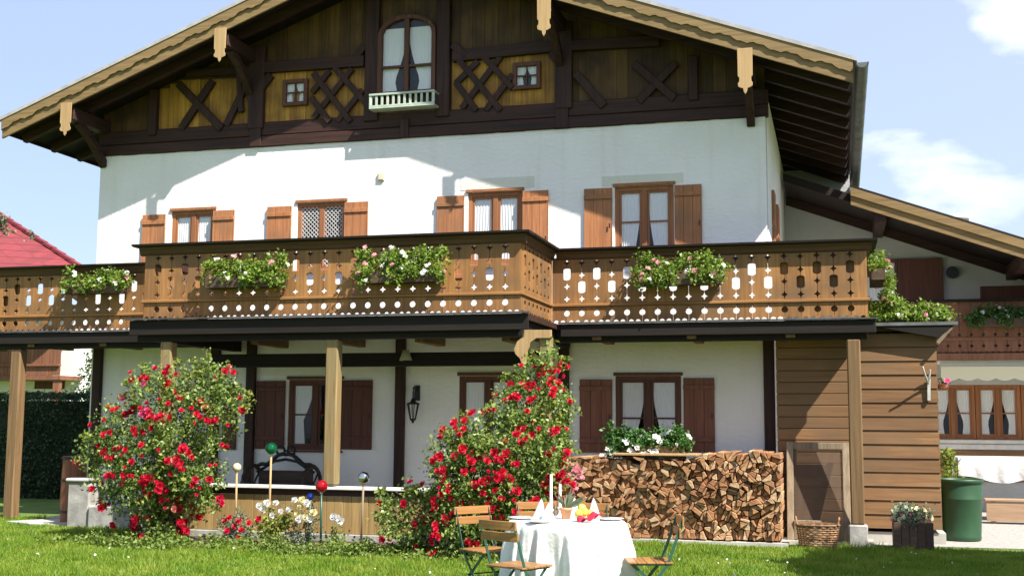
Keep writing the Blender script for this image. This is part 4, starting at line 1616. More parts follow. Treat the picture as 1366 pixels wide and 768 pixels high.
def canes(parent, blobs, n, Y):
    tips = []
    for k in range(n):
        m_ = MB()
        b = blobs[k % len(blobs)]
        c = Vector(b[:3])
        a = random.uniform(-0.4, math.pi + 0.4)
        d = Vector((math.cos(a), random.uniform(-.6, .3), abs(math.sin(a)) * 0.8 + 0.2)).normalized()
        p0 = c + Vector((d.x * b[3] * 0.5, 0, d.z * b[5] * 0.5))
        L_ = max(b[3], b[5]) * random.uniform(0.55, 0.9)
        p1, p2 = p0 + d * L_ * 0.5, p0 + d * L_ + Vector((0, 0, -0.08))
        m_.tube([p0, p1, p2], [0.006, 0.005, 0.003], 5)
        m_.build('cane', STEM, parent, smooth=True)
        for t in np.linspace(0.3, 1, 5):
            q = p1.lerp(p2, t)
            tips.append((q.x, q.y, q.z, 0.05, 0.05, 0.05))
    foliage(parent, tips, len(tips) * 2, 5, 0.03, 0.05, YELLEAF, name='cane_leaves')


canes(rl, LB, 22, YL)
place_blossoms(rl, ROSES + ROSES + MAGROSES[:1] + FADED[:1], [(p, d) for p, d in sp_], 100, (0.5, 1.2))

# ---- climbing rose beside the table
YQ = 14.95
rr_ = thing('climbing_rose', 'large red climbing rose rising behind the white table to the carved bracket', 'rose bush', (W(640, 745, YQ).x, YQ, 0), 'red climbing roses')
RB = [px_blob(*b) for b in (
    (728, 482, YQ + 0.4, 20, 20, 0.25), (708, 510, YQ + 0.35, 34, 26, 0.3), (735, 545, YQ + 0.2, 30, 34, 0.35), (690, 550, YQ + 0.1, 42, 34, 0.42), (735, 590, YQ, 32, 30, 0.4), (650, 585, YQ, 50, 36, 0.48),
    (610, 610, YQ - 0.1, 40, 36, 0.45), (700, 610, YQ - 0.1, 56, 42, 0.5), (640, 640, YQ - 0.15, 60, 40, 0.55), (600, 665, YQ - 0.1, 44, 36, 0.45), (690, 660, YQ - 0.1, 46, 40, 0.5),
    (640, 690, YQ - 0.1, 56, 40, 0.5), (560, 665, YQ - 0.1, 26, 22, 0.3), (545, 702, YQ - 0.1, 38, 28, 0.36), (515, 665, YQ, 15, 12, 0.16), (600, 715, YQ - 0.2, 50, 28, 0.42), (730, 635, YQ, 30, 30, 0.35))]
st = MB()
base = Vector((W(640, 745, YQ).x, YQ + 0.1, 0))
for k in range(18):
    b = RB[k % len(RB)]
    e = Vector(b[:3]) + Vector((random.uniform(-.2, .2), random.uniform(-.1, .2), random.uniform(0, .25)))
    s0 = base + Vector((random.uniform(-.5, .3), random.uniform(-.12, .12), 0))
    mid = s0.lerp(e, 0.5) + Vector((random.uniform(-.15, .15), 0.1, 0.15))
    st.tube([s0, s0.lerp(mid, 0.55) + Vector((0, 0, 0.06)), mid, e], [0.02, 0.016, 0.012, 0.006], 5)
st.build('stem', STEM, rr_, smooth=True)
foliage(rr_, RB, 900, 26, 0.058, 0.054, ROSELEAF)
foliage(rr_, RB[:6], 60, 14, 0.05, 0.06, YELLEAF, name='young_foliage', shell=0.2)
sp_ = cluster(surf_points(RB, 150, 0.8), 265)
canes(rr_, RB, 28, YQ)
place_blossoms(rr_, ROSES + ROSES + ROSES + FADED, [(p, d) for p, d in sp_], 100, (0.5, 1.2))


# ---- small plants of the bed
def bush(name, label, cat, px_, pybase, Y, blobs, clumps, per, size, leafmat, flowers=(), group=None, spread=0.04):
    c = W(px_, pybase, Y)
    t = thing(name, label, cat, (c.x, Y, 0.0), group)
    B = [px_blob(*b) for b in blobs]
    s_ = MB()
    for k in range(6):
        b = B[k % len(B)]
        s0 = Vector((c.x + random.uniform(-.08, .08), Y + random.uniform(-.05, .05), 0))
        s_.tube([s0, s0.lerp(Vector(b[:3]), 0.6) + Vector((random.uniform(-.03, .03), 0, 0)), Vector(b[:3]) + Vector((0, 0, b[5] * 0.6))], [0.008, 0.006, 0.003], 5)
    s_.build('stem', STEM, t)
    foliage(t, B, clumps, per, spread, size, leafmat)
    for meshes, pts_, sz in flowers:
        pp = [(W(a_, b_, Y - 0.12), (0, -0.7, 0.5)) for a_, b_ in pts_]
        for (p, d) in pp:      # a stalk under each blossom
            pass
        place_blossoms(t, meshes, pp, 100, sz)
    return t


YBD = 15.45
bush('rose_bush', 'low bush with small red roses left of the white rose bush', 'rose bush', 314, 735, YBD, ((308, 712, YBD, 14, 18, 0.16), (325, 705, YBD, 16, 22, 0.18), (300, 700, YBD, 9, 10, 0.1), (326, 728, YBD, 18, 12, 0.18)), 55, 14, 0.045, GREYLEAF,
     ((ROSES, ((300, 695), (306, 690), (313, 702), (319, 694), (322, 707), (332, 697), (345, 692), (303, 708), (318, 716)), (0.7, 0.95)),))
bush('rose_bush', 'yellow green bush topped with white roses below the green glass ball', 'rose bush', 365, 735, YBD, ((362, 700, YBD, 20, 18, 0.2), (365, 720, YBD, 20, 20, 0.2), (380, 690, YBD, 14, 12, 0.15)), 70, 14, 0.05, YELLEAF,
     ((WHITEROSES, ((351, 679), (356, 671), (368, 671), (375, 682), (386, 680), (393, 667), (364, 687), (347, 675)), (0.75, 1.1)),))
bush('rose_bush', 'loose grey green bush carrying pale yellow and white blooms beside the blue ball', 'rose bush', 408, 738, YBD, ((405, 712, YBD, 18, 26, 0.18), (418, 690, YBD, 10, 16, 0.12), (398, 725, YBD, 14, 14, 0.15)), 60, 13, 0.045, GREYLEAF,
     ((WHITEROSES, ((409, 671), (400, 692), (413, 692)), (1.0, 1.35)), (YELROSES, ((402, 676), (408, 690), (418, 684), (403, 667), (397, 686)), (0.9, 1.2))))
bush('rose_bush', 'single white rose bloom over dark leaves left of the silver ball', 'rose bush', 448, 735, YBD, ((446, 715, YBD, 10, 16, 0.12), (440, 728, YBD, 14, 10, 0.14)), 26, 12, 0.045, ROSELEAF,
     ((WHITEROSES, ((450, 692), (446, 690), (454, 694)), (1.1, 1.3)),))
bush('garden_plant', 'low yellow green plant at the foot of the red glass ball', 'plant', 455, 748, YBD - 0.4, ((457, 734, YBD - 0.4, 17, 12, 0.2), (447, 740, YBD - 0.4, 10, 8, 0.14)), 40, 12, 0.05, YELLEAF)
# leafy ground cover along the edge of the bed
gc = []
for k in range(260):
    gx = random.uniform(-10.6, -3.9)
    gy = random.uniform(14.35, 15.1) + 0.12 * math.sin(gx * 3)
    h_ = random.uniform(0.03, 0.13)
    gc.append((gx, gy, h_ * 0.6, random.uniform(0.06, 0.2), random.uniform(0.06, 0.14), h_))
P_ = blob_points(gc, 900, 12, 0.035)
P_[:, 2] = np.abs(P_[:, 2])
tag(link_mesh('ground_cover', quads_mesh('ground_cover', leaf_quads(P_, 0.05, (0, -0.1, 0.8)), WEEDLEAF)), kind='stuff')


# ---- glass balls on sticks
def orb(label, px_, py_, r, colr, ytop, ybot, stickmat, metal=0.0, Y=15.4, rough=0.05):
    p = W(px_, py_, Y)
    t = thing('garden_ball', label, 'garden ball', (p.x, Y, 0), 'balls on sticks in the rose bed')
    MB().tube([(p.x + random.uniform(-.02, .02), Y, 0.0), (p.x, Y, p.z - r * 0.9)], [0.017, 0.015], 8).build('stick', stickmat, t, smooth=True)
    prof = [(max(0.0005, r * math.sin(math.pi * k / 14)), p.z - r * math.cos(math.pi * k / 14)) for k in range(15)]
    m = plain('ball_finish', colr, rough, metal, 0.8)
    MB().lathe(prof, (p.x, Y, 0), 22).build('ball', m, t, smooth=True)
    MB().lathe([(0.02, p.z - r * 1.25), (0.024, p.z - r * 0.93)], (p.x, Y, 0), 10).build('collar', GREYMET, t)


orb('small cream wooden ball on a pale stick, left of the green ball', 316, 623, 0.062, (0.62, 0.5, 0.3), 0, 0, PALEWOOD, 0, 15.5, 0.6)
orb('dark green mirror glass ball on a pale stick before the bench', 362, 598, 0.085, (0.005, 0.13, 0.05), 0, 0, PALEWOOD, 0.6, 15.5)
orb('red mirror glass ball on a green stick over the parapet ledge', 429, 648, 0.085, (0.45, 0.006, 0.015), 0, 0, GREENMET, 0.5)
orb('silver mirror ball on a thin stick at the right end of the bed', 485, 637, 0.085, (0.55, 0.57, 0.56), 0, 0, GREYWOOD, 1.0)
orb('small dark blue glass ball among the white roses', 414, 662, 0.05, (0.01, 0.03, 0.25), 0, 0, GREENMET, 0.5)


# ================================================================== FLOWER BOXES
def flower_box(label, c, L, along=(1, 0, 0), h=0.17, d=0.2, mat=TROUGH, leaf=GERLEAF, drop=0.25, nb=10, meshes=None, rise=0.22, nfl=16, group='flower boxes on the balcony', fade=1.0):
    """trough of length L centred at c (top front), plants spilling over its front"""
    a_ = Vector(along)
    n_ = Vector((a_.y, -a_.x, 0))          # outwards
    c = Vector(c)
    t = thing('flower_box', label, 'flower box', (c.x, c.y, c.z - h), group)
    m = MB()
    lo, hi = c - a_ * L / 2, c + a_ * L / 2

    def bx_(p, q, w, zc, hh):
        m.bar(Vector((p.x, p.y, zc)), Vector((q.x, q.y, zc)), w, hh)
    bx_(lo + n_ * (d / 2 - 0.01), hi + n_ * (d / 2 - 0.01), 0.02, c.z - h / 2, h)
    bx_(lo - n_ * (d / 2 - 0.01), hi - n_ * (d / 2 - 0.01), 0.02, c.z - h / 2, h)
    bx_(lo + a_ * 0.01 - n_ * (d / 2 - 0.02), lo + a_ * 0.01 + n_ * (d / 2 - 0.02), 0.02, c.z - h / 2, h - 0.004)
    bx_(hi - a_ * 0.01 - n_ * (d / 2 - 0.02), hi - a_ * 0.01 + n_ * (d / 2 - 0.02), 0.02, c.z - h / 2, h - 0.004)
    bx_(lo + a_ * 0.02, hi - a_ * 0.02, d - 0.04, c.z - h + 0.02, 0.03)
    m.build('trough', mat, t, bev=0.004)
    s = MB()
    p, q = lo + a_ * 0.022, hi - a_ * 0.022
    s.bar(Vector((p.x, p.y, c.z - 0.05)), Vector((q.x, q.y, c.z - 0.05)), d - 0.042, 0.04)
    s.build('soil', SOIL, t)
    B = []
    for k in range(nb):
        u = (k + 0.5) / nb - 0.5
        pk = c + a_ * (u * (L + 0.12))
        hh = rise * random.uniform(0.65, 1.1)
        B.append((pk.x + n_.x * 0.03, pk.y + n_.y * 0.03, pk.z + hh * 0.35, 0.12 if abs(a_.x) > .5 else 0.13, 0.13, hh * 0.62))
        if random.random() < 0.75:
            dd = drop * random.uniform(0.45, 1.1)
            pk = pk + n_ * (d / 2 + 0.05)
            B.append((pk.x, pk.y, c.z - dd * 0.5 + 0.04, 0.085, 0.085, dd * 0.6 + 0.03))
    foliage(t, B, int(20 * nb), 13, 0.036, 0.056, leaf, bias=(n_.x * 0.5, n_.y * 0.5, 0.5))
    fl_ = surf_points(B, nfl, 0.8)
    place_blossoms(t, meshes or (GERW + GERP), fl_, 100, (0.5, 0.95), face=(n_.x * 0.8, n_.y * 0.8, 0.4))
    return t


def fb_px(label, x0, x1, ytop, Y, **k):
    a_, b_ = W(x0, ytop, Y), W(x1, ytop, Y)
    return flower_box(label, ((a_.x + b_.x) / 2, Y, (a_.z + b_.z) / 2), b_.x - a_.x, **k)


fb_px('short flower box of white and pink geraniums on the set back left balcony', 92, 168, 379, YB - 0.14, rise=0.3, nb=7, drop=0.2, nfl=12)
fb_px('flower box of mostly green geraniums on the bay rail, left of its neighbour', 278, 380, 369, YA - 0.14, nb=10, rise=0.34, drop=0.2, nfl=9)
fb_px('flower box of pink and white geraniums near the bay corner', 486, 590, 362, YA - 0.14, nb=11, rise=0.40, drop=0.22, nfl=16)
fb_px('flower box of pink geraniums on the right balcony below the shuttered window', 852, 962, 366, YB - 0.14, nb=10, rise=0.36, drop=0.22, nfl=18, meshes=GERP + GERW[:1])
flower_box('flower box hung on the right end of the balcony, trailing long yellowish geraniums', (XE + 0.17, YB + 0.95, 4.05), 1.1, along=(0, 1, 0), nb=9, rise=0.3, drop=0.85, nfl=16)
fb_px('flower box standing on the shed roof, geraniums with one pink bloom', 1162, 1262, 427, YS + 0.1, nb=10, rise=0.36, drop=0.04, nfl=12)

# window box on the firewood
wbx = fb_px('pale wooden window box with dark geraniums and white flowers above the firewood', 832, 914, 594, 18.0, h=0.2, d=0.22, mat=TROUGH2, leaf=DGERLEAF, nb=7, rise=0.28, drop=0.02, nfl=6, meshes=GERW, group=None)
B_ = [px_blob(*b) for b in ((818, 583, 17.95, 12, 18, 0.12), (826, 597, 17.85, 14, 8, 0.1), (846, 586, 17.9, 22, 12, 0.14), (905, 580, 17.98, 10, 12, 0.1), (818, 605, 17.8, 9, 7, 0.08))]
foliage(wbx, B_, 90, 14, 0.035, 0.06, DGERLEAF, name='trailing_foliage')
place_blossoms(wbx, GERW, [(W(a_, b_, 17.78), (0, -0.7, 0.5)) for a_, b_ in ((804, 609), (815, 602), (820, 604), (834, 590), (843, 603), (858, 606), (870, 604), (879, 609), (828, 615), (848, 596), (877, 585))], 100, (1.0, 1.5))

# ================================================================== PORCH: lantern, lamp, bench
ln = thing('wall_lantern', 'black iron lantern on a scrolled bracket between the porch windows', 'lantern', (W(552, 540, YW).x, YW - 0.02, 2.0))
p = W(551, 545, YW - 0.2)
m = MB()
m.tube([(p.x, YW - 0.004, p.z + 0.3), (p.x, YW - 0.09, p.z + 0.38), (p.x, YW - 0.19, p.z + 0.36), (p.x, YW - 0.21, p.z + 0.27), (p.x, YW - 0.2, p.z + 0.18)], [0.014] * 5, 6)
m.box(p.x - 0.05, p.x + 0.05, YW - 0.016, YW - 0.001, p.z + 0.14, p.z + 0.4)
m.build('bracket', BLACKMET, ln)
m = MB()
m.lathe([(0.008, 0.19), (0.03, 0.17), (0.05, 0.12), (0.12, 0.09), (0.115, 0.075)], (p.x, YW - 0.2, p.z), 6)
m.build('cap', BLACKMET, ln)
m = MB()
for k in range(6):
    a = 2 * math.pi * k / 6
    ca, sa = math.cos(a), math.sin(a)
    m.bar((p.x + 0.1 * ca, YW - 0.2 + 0.1 * sa, p.z + 0.08), (p.x + 0.05 * ca, YW - 0.2 + 0.05 * sa, p.z - 0.16), 0.014, 0.014)
m.lathe([(0.058, -0.16), (0.06, -0.175), (0.03, -0.2), (0.012, -0.24)], (p.x, YW - 0.2, p.z), 6)
m.build('cage', BLACKMET, ln)
MB().lathe([(0.046, -0.155), (0.092, 0.075)], (p.x, YW - 0.2, p.z), 6, cap=False).build('glass', GLASS, ln)

p = W(542, 474, YB - 0.1)
pl_ = thing('hanging_lamp', 'small cream cone lamp hanging from the dark porch beam', 'lamp', (p.x, YB - 0.1, p.z))
MB().lathe([(0.105, -0.08), (0.05, 0.09), (0.045, 0.09), (0.1, -0.08)], (p.x, YB - 0.12, p.z), 20, cap=False).build('lamp_shade', CREAM, pl_, smooth=True)
MB().tube([(p.x, YB - 0.12, p.z + 0.09), (p.x, YB - 0.12, 3.0)], 0.008, 6).build('cord', BLACKMET, pl_)
MB().lathe([(0.02, -0.06), (0.035, -0.03), (0.02, 0.02)], (p.x, YB - 0.12, p.z), 10).build('bulb', plain('frosted_bulb', (0.8, 0.8, 0.75), 0.3), pl_, smooth=True)

YBN = 18.35
b0, b1 = W(335, 640, YBN).x, W(412, 640, YBN).x
bn = thing('wagon_wheel_bench', 'dark rustic bench with wagon wheel ends standing under the porch window', 'bench', ((b0 + b1) / 2, YBN, 0.05))
DKW = wood('dark_bench_wood', (0.075, 0.05, 0.038), (0.035, 0.024, 0.018), 'X', island=0.2)
zb_ = lambda y_, Y=YBN: W(380, y_, Y).z
m = MB()
for k in range(4):
    m.box(b0, b1, YBN - 0.3 + 0.12 * k, YBN - 0.3 + 0.12 * k + 0.1, 0.5, 0.535)
m.build('seat', DKW, bn, bev=0.006)
m = MB()
m.box(b0 + 0.03, b1 - 0.03, YBN + 0.2, YBN + 0.24, 0.66, 0.9)
m.build('backrest', DKW, bn, bev=0.006)
m = MB()
xm = (b0 + b1) / 2
zt = 1.19
for s_ in (-1, 1):
    q = [(xm + s_ * (b1 - b0) * 0.52 * u, YBN + 0.2, 0.98 + (zt - 0.98) * v) for u, v in ((1, -0.1), (0.82, 0.12), (0.62, 0.1), (0.45, 0.45), (0.25, 0.85), (0.1, 0.95), (0, 0.9))]
    m.tube(q, [0.035] * 7, 7)
    q = [(xm + s_ * (b1 - b0) * 0.5 * u, YBN + 0.2, 0.86 + 0.24 * v) for u, v in ((1, 0.05), (0.7, 0.4), (0.4, 0.8), (0.0, 0.95))]
    m.tube(q, [0.025] * 4, 7)
    q = [(xm + s_ * 0.1 + 0.075 * math.cos(t), YBN + 0.2, zt + 0.05 + 0.07 * math.sin(t)) for t in np.linspace(0, 2 * math.pi, 11)]
    m.tube(q, [0.02] * 11, 6)
m.build('back_scroll', BLACKMET, bn, smooth=True)
for xw in (b0 + 0.02, b1 + 0.05):
    m = MB()
    R_ = 0.37
    cz_ = 0.05 + R_ + 0.2
    q = [(xw, YBN + R_ * math.cos(t), cz_ + R_ * math.sin(t)) for t in np.linspace(0, 2 * math.pi, 25)]
    m.tube(q, [0.035] * 25, 7)
    m.tube([(xw - 0.06, YBN, cz_), (xw + 0.06, YBN, cz_)], 0.07, 10)
    for k in range(8):
        a = math.pi * 2 * k / 8
        m.tube([(xw, YBN, cz_), (xw, YBN + (R_ - 0.02) * math.cos(a), cz_ + (R_ - 0.02) * math.sin(a))], 0.018, 6)
    m.build('wheel', DKW, bn, smooth=True)
for xw in (b0 + 0.1, b1 - 0.1):
    for yy in (YBN - 0.26, YBN + 0.18):
        MB().box(xw - 0.035, xw + 0.035, yy - 0.035, yy + 0.035, 0.05, 0.499).build('leg', DKW, bn, bev=0.006)

# ---- left porch end: barrel post and stone trough
p = W(98, 655, 17.6)
br = thing('wooden_stele', 'red brown wooden plank block standing beside the stone trough at the left', 'wooden block', (p.x, 17.6, 0))
RBW = wood('reddish_block_wood', (0.24, 0.095, 0.045), (0.14, 0.05, 0.028), 'Z', island=0.1)
w_ = (W(112, 655, 17.6).x - W(84, 655, 17.6).x) / 2
zt = W(98, 607, 17.6).z
MB().lathe([(w_ * 0.95, 0.0), (w_ * 1.03, zt * 0.3), (w_ * 1.0, zt * 0.7), (w_ * 0.92, zt - 0.01)], (p.x, 17.6, 0), 18).build('staves', RBW, br, smooth=False)
m = MB()
for zz in (0.18, zt * 0.62, zt - 0.06):
    m.lathe([(w_ * 1.045, zz), (w_ * 1.045, zz + 0.04)], (p.x, 17.6, 0), 24, cap=False)
m.build('hoop', BLACKMET, br)
p = W(114, 660, 16.9)
stp = thing('stone_trough', 'grey stone water trough half hidden by the left rose', 'trough', (p.x, 16.9, 0))
x0 = W(97, 660, 16.9).x
zt = W(114, 642, 16.9).z
MB().box(x0, x0 + 0.42, 16.75, 17.15, 0, zt).build('pillar', STONE, stp, bev=0.03)
MB().box(x0 - 0.03, x0 + 0.44, 16.72, 17.18, zt + 0.002, zt + 0.06).build('cap_stone', CONC, stp, bev=0.02)
MB().box(x0 + 0.422, x0 + 1.5, 16.7, 17.2, 0, 0.38).build('basin', STONE, stp, bev=0.03)

# ================================================================== RIGHT SIDE OBJECTS
# leaning sieve frame with wire mesh
WIRE, n_, l_, b_s = mat_new('rusty_wire_mesh')
tc_ = n_.new('ShaderNodeTexCoord')
b_s.inputs['Base Color'].default_value = (0.12, 0.075, 0.045, 1)
b_s.inputs['Roughness'].default_value = 0.7
YF = 18.12
fx0, fx1 = W(1049, 650, YF).x, W(1134, 650, YF).x
fzt = W(1090, 590, YF + 0.25).z
sv = thing('garden_sieve', 'grey wooden frame with wire mesh leaning in the corner by the shed', 'sieve', ((fx0 + fx1) / 2, YF, 0))


def tilt(z):
    return YF - 0.05 + 0.36 * z / fzt


m = MB()
for xa, xb in ((fx0, fx0 + 0.1), (fx1 - 0.1, fx1)):
    m.bar(((xa + xb) / 2, tilt(0.03), 0.03), ((xa + xb) / 2, tilt(fzt), fzt), 0.1, 0.05, up=(0, 1, 0))
for z in (0.2, fzt - 0.05):
    m.bar((fx0 + 0.1, tilt(z) - 0.008, z), (fx1 - 0.1, tilt(z) - 0.008, z), 0.05, 0.1 if z > 1 else 0.28)
m.build('frame', GREYWOOD, sv, bev=0.006)
g = MB()
k = fx0 + 0.1
while k < fx1 - 0.1:
    g.bar((k, tilt(0.33) + 0.01, 0.33), (k, tilt(fzt - 0.1) + 0.01, fzt - 0.1), 0.007, 0.004, up=(0, 1, 0))
    k += 0.016
z = 0.34
while z < fzt - 0.1:
    g.bar((fx0 + 0.1, tilt(z) + 0.015, z), (fx1 - 0.1, tilt(z) + 0.015, z), 0.004, 0.007)
    z += 0.016
g.build('wire_mesh', WIRE, sv)
# wicker basket
YK = 17.55
c = W(1091, 716, YK)
bw = (W(1119, 716, YK).x - W(1062, 716, YK).x) / 2
bk_ = thing('wicker_basket', 'round brown wicker basket with two loop handles in front of the sieve', 'basket', (c.x, YK, 0))
WICK = wood('wicker', (0.34, 0.19, 0.09), (0.18, 0.09, 0.04), 'X', island=0.35, scale=1.5)
hz = W(1091, 699, YK).z
m = MB()
nr = 11
for j in range(nr):
    t = j / (nr - 1)
    r = bw * (0.84 + 0.16 * t)
    z = 0.015 + (hz - 0.02) * t
    N_ = 48
    q = []
    for k in range(N_ + 1):
        a = 2 * math.pi * k / N_
        wv = 0.008 * math.sin(k * math.pi / 1.5 + (math.pi if j % 2 else 0))
        q.append((c.x + (r + wv) * math.cos(a), YK + (r * 0.62 + wv) * math.sin(a), z))
    m.tube(q, [0.0125 if j < nr - 1 else 0.02] * (N_ + 1), 5)
m.build('weave', WICK, bk_)
m = MB()
for k in range(24):
    a = 2 * math.pi * k / 24
    m.tube([(c.x + bw * 0.84 * math.cos(a), YK + bw * 0.52 * math.sin(a), 0.0), (c.x + bw * math.cos(a), YK + bw * 0.62 * math.sin(a), hz)], 0.008, 5)
m.lathe([(bw * 0.5, 0.0), (bw * 0.5, 0.01)], (c.x, YK, 0), 20)
m.build('stake', WICK, bk_)
for s_ in (-1, 1):
    q = [(c.x + s_ * (bw * 0.95 + 0.02 * math.sin(t)), YK + 0.09 * math.cos(t), hz + 0.1 * math.sin(t)) for t in np.linspace(0, math.pi, 9)]
    MB().tube(q, [0.014] * 9, 6).build('handle', WICK, bk_)

# planter and barrel
YPL = 17.85
x0, x1 = W(1191, 710, YPL).x, W(1244, 710, YPL).x
zt = W(1217, 695, YPL).z
pt = thing('planter', 'dark wooden planter of grey green plants and small flowers beside the green barrel', 'planter', ((x0 + x1) / 2, YPL, 0))
m = MB()
n_ = 5
for k in range(n_):
    w_ = (x1 - x0) / n_
    m.box(x0 + w_ * k + 0.002, x0 + w_ * (k + 1) - 0.002, YPL - 0.24, YPL - 0.215, 0.02, zt)
m.box(x0, x0 + 0.025, YPL - 0.214, YPL + 0.22, 0.02, zt)
m.box(x1 - 0.025, x1, YPL - 0.214, YPL + 0.22, 0.02, zt)
m.box(x0 + 0.026, x1 - 0.026, YPL + 0.195, YPL + 0.22, 0.02, zt)
m.box(x0 + 0.026, x1 - 0.026, YPL - 0.21, YPL + 0.19, 0.03, 0.06)
m.build('tub', TROUGH, pt, bev=0.004)
MB().box(x0 + 0.027, x1 - 0.027, YPL - 0.213, YPL + 0.193, zt - 0.08, zt - 0.04).build('soil', SOIL, pt)
B_ = [px_blob(*b) for b in ((1205, 684, YPL, 16, 13, 0.2), (1228, 686, YPL, 17, 11, 0.2), (1216, 692, YPL - 0.15, 26, 8, 0.12))]
foliage(pt, B_, 110, 13, 0.035, 0.04, GREYLEAF)
place_blossoms(pt, [small_flower('pale_floret', plain('pale_green_floret', (0.42, 0.48, 0.3), 0.7), 0.03, 3, 4)], surf_points(B_[:1], 16, 0.8), 100, (0.8, 1.2))
place_blossoms(pt, [small_flower('yellow_floret', YELF, 0.03, 2, 2)], surf_points(B_[1:2], 8, 0.8), 100, (0.9, 1.3))
place_blossoms(pt, [small_flower('magenta_floret', MAGENTA, 0.022, 2, 3)], surf_points(B_[2:3], 7, 0.8), 100, (0.8, 1.1))

YG = 19.4
c = W(1282, 700, YG)
rt, rbm = (W(1313, 640, YG).x - W(1251, 640, YG).x) / 2, (W(1310, 715, YG).x - W(1257, 715, YG).x) / 2
zt = W(1282, 638, YG).z
GREENPL, n_, l_, b_s = mat_new('green_plastic')
nz_ = n_.new('ShaderNodeTexNoise')
nz_.inputs['Scale'].default_value = 5
nz_.inputs['Detail'].default_value = 6
r_ = n_.new('ShaderNodeValToRGB')
r_.color_ramp.elements[0].color = (0.010, 0.045, 0.016, 1)
r_.color_ramp.elements[1].color = (0.018, 0.07, 0.024, 1)
l_.new(nz_.outputs[0], r_.inputs[0])
l_.new(r_.outputs[0], b_s.inputs['Base Color'])
b_s.inputs['Roughness'].default_value = 0.5
bl_ = thing('rain_barrel', 'open green plastic barrel standing by the shed corner', 'barrel', (c.x, YG, 0))
MB().lathe([(rbm, 0.02), (rbm * 1.01, 0.05), (rbm * 1.025, 0.06), (rbm * 1.01, 0.075), (rbm + (rt - rbm) * 0.62, zt * 0.66), (rbm + (rt - rbm) * 0.74, zt * 0.67), (rbm + (rt - rbm) * 0.74, zt * 0.69), (rbm + (rt - rbm) * 0.66, zt * 0.70), (rt * 0.97, zt - 0.05), (rt * 0.965, zt - 0.03), (rt * 0.93, zt - 0.03), (rbm * 0.95, 0.06)], (c.x, YG, 0), 40, cap=False).build('body', GREENPL, bl_, smooth=True)
MB().lathe([(rt * 0.97, zt - 0.06), (rt * 1.04, zt - 0.055), (rt * 1.05, zt - 0.005), (rt * 1.02, zt), (rt * 0.94, zt - 0.005), (rt * 0.93, zt - 0.05)], (c.x, YG, 0), 40, cap=False).build('rim', GREENPL, bl_, smooth=True)
MB().lathe([(rt * 0.9, zt - 0.25), (0.001, zt - 0.25)], (c.x, YG, 0), 30, cap=False).build('rainwater', plain('rainwater', (0.03, 0.035, 0.03), 0.05), bl_)

# ================================================================== TABLE AND CHAIRS ON THE LAWN
TC = W(756, 693, 11.45)
tx, ty, tz = TC.x, TC.y, TC.z
R_T = (W(838, 740, ty).x - W(672, 740, ty).x) / 2
tb = thing('garden_table', 'round garden table under a white cloth on the lawn', 'table', (tx, ty, 0))
MB().lathe([(R_T - 0.14, tz - 0.035), (R_T - 0.12, tz - 0.03), (R_T - 0.12, tz - 0.012), (R_T - 0.14, tz - 0.008)], (tx, ty, 0), 40).build('tabletop', GREYWOOD, tb)
for k in range(4):
    a = math.pi / 4 + k * math.pi / 2
    MB().bar((tx + 0.42 * math.cos(a), ty + 0.42 * math.sin(a), 0.0), (tx + 0.3 * math.cos(a), ty + 0.3 * math.sin(a), tz - 0.036), 0.05, 0.05).build('leg', GREENMET, tb, bev=0.005)
# the cloth: flat top, rounded shoulder, folds growing towards the hem
NA, rows = 320, []
fold = [(9, 0.3, 0.5), (14, 1.1, 0.55), (25, 2.2, 0.42), (5, 0.8, 0.3), (38, 0.5, 0.2)]
ring = [(0.0, 0), (0.4, 0), (0.75, 0), (0.86, 0), (0.90, 0.006)] + [(0.935, 0.03)] + [(0.945 + 0.055 * t, 0.03 + 0.62 * t) for t in np.linspace(0.08, 1, 12)]
vs = []
for (rf_, dz) in ring:
    for k in range(NA):
        a = 2 * math.pi * k / NA
        amp = 0.0
        if dz > 0.02:
            amp = min(1, dz / 0.3) * 0.06
        f_ = sum(w_ * math.sin(n_ * a + ph) for n_, ph, w_ in fold)
        f_ = math.copysign(abs(f_) ** 0.8, f_)
        r = R_T * rf_ + amp * f_
        zz = tz - dz + 0.002 * math.sin(7 * a + rf_ * 9) * (dz < 0.01)
        if dz > 0.6:
            zz += 0.03 * math.sin(4 * a + 0.6)
        vs.append((tx + r * math.cos(a), ty + r * math.sin(a), zz))
nr = len(ring)
cl = MB()
cl.add(vs, [(j * NA + k, j * NA + (k + 1) % NA, (j + 1) * NA + (k + 1) % NA, (j + 1) * NA + k) for j in range(nr - 1) for k in range(NA)])
tag(cl.build('tablecloth', CLOTH, smooth=True), 'white tablecloth hanging in folds over the round lawn table', 'tablecloth')

# things on the table
PORC = plain('white_porcelain', (0.75, 0.75, 0.74), 0.25)
WAX = plain('white_wax', (0.75, 0.73, 0.68), 0.5)
TERRA = noisy('terracotta', (0.5, 0.24, 0.12), (0.6, 0.32, 0.18), 12, 0.8, 0.1)


def on_table(px_, dy):
    p_ = W(px_, 690, ty + dy)
    return p_.x, ty + dy


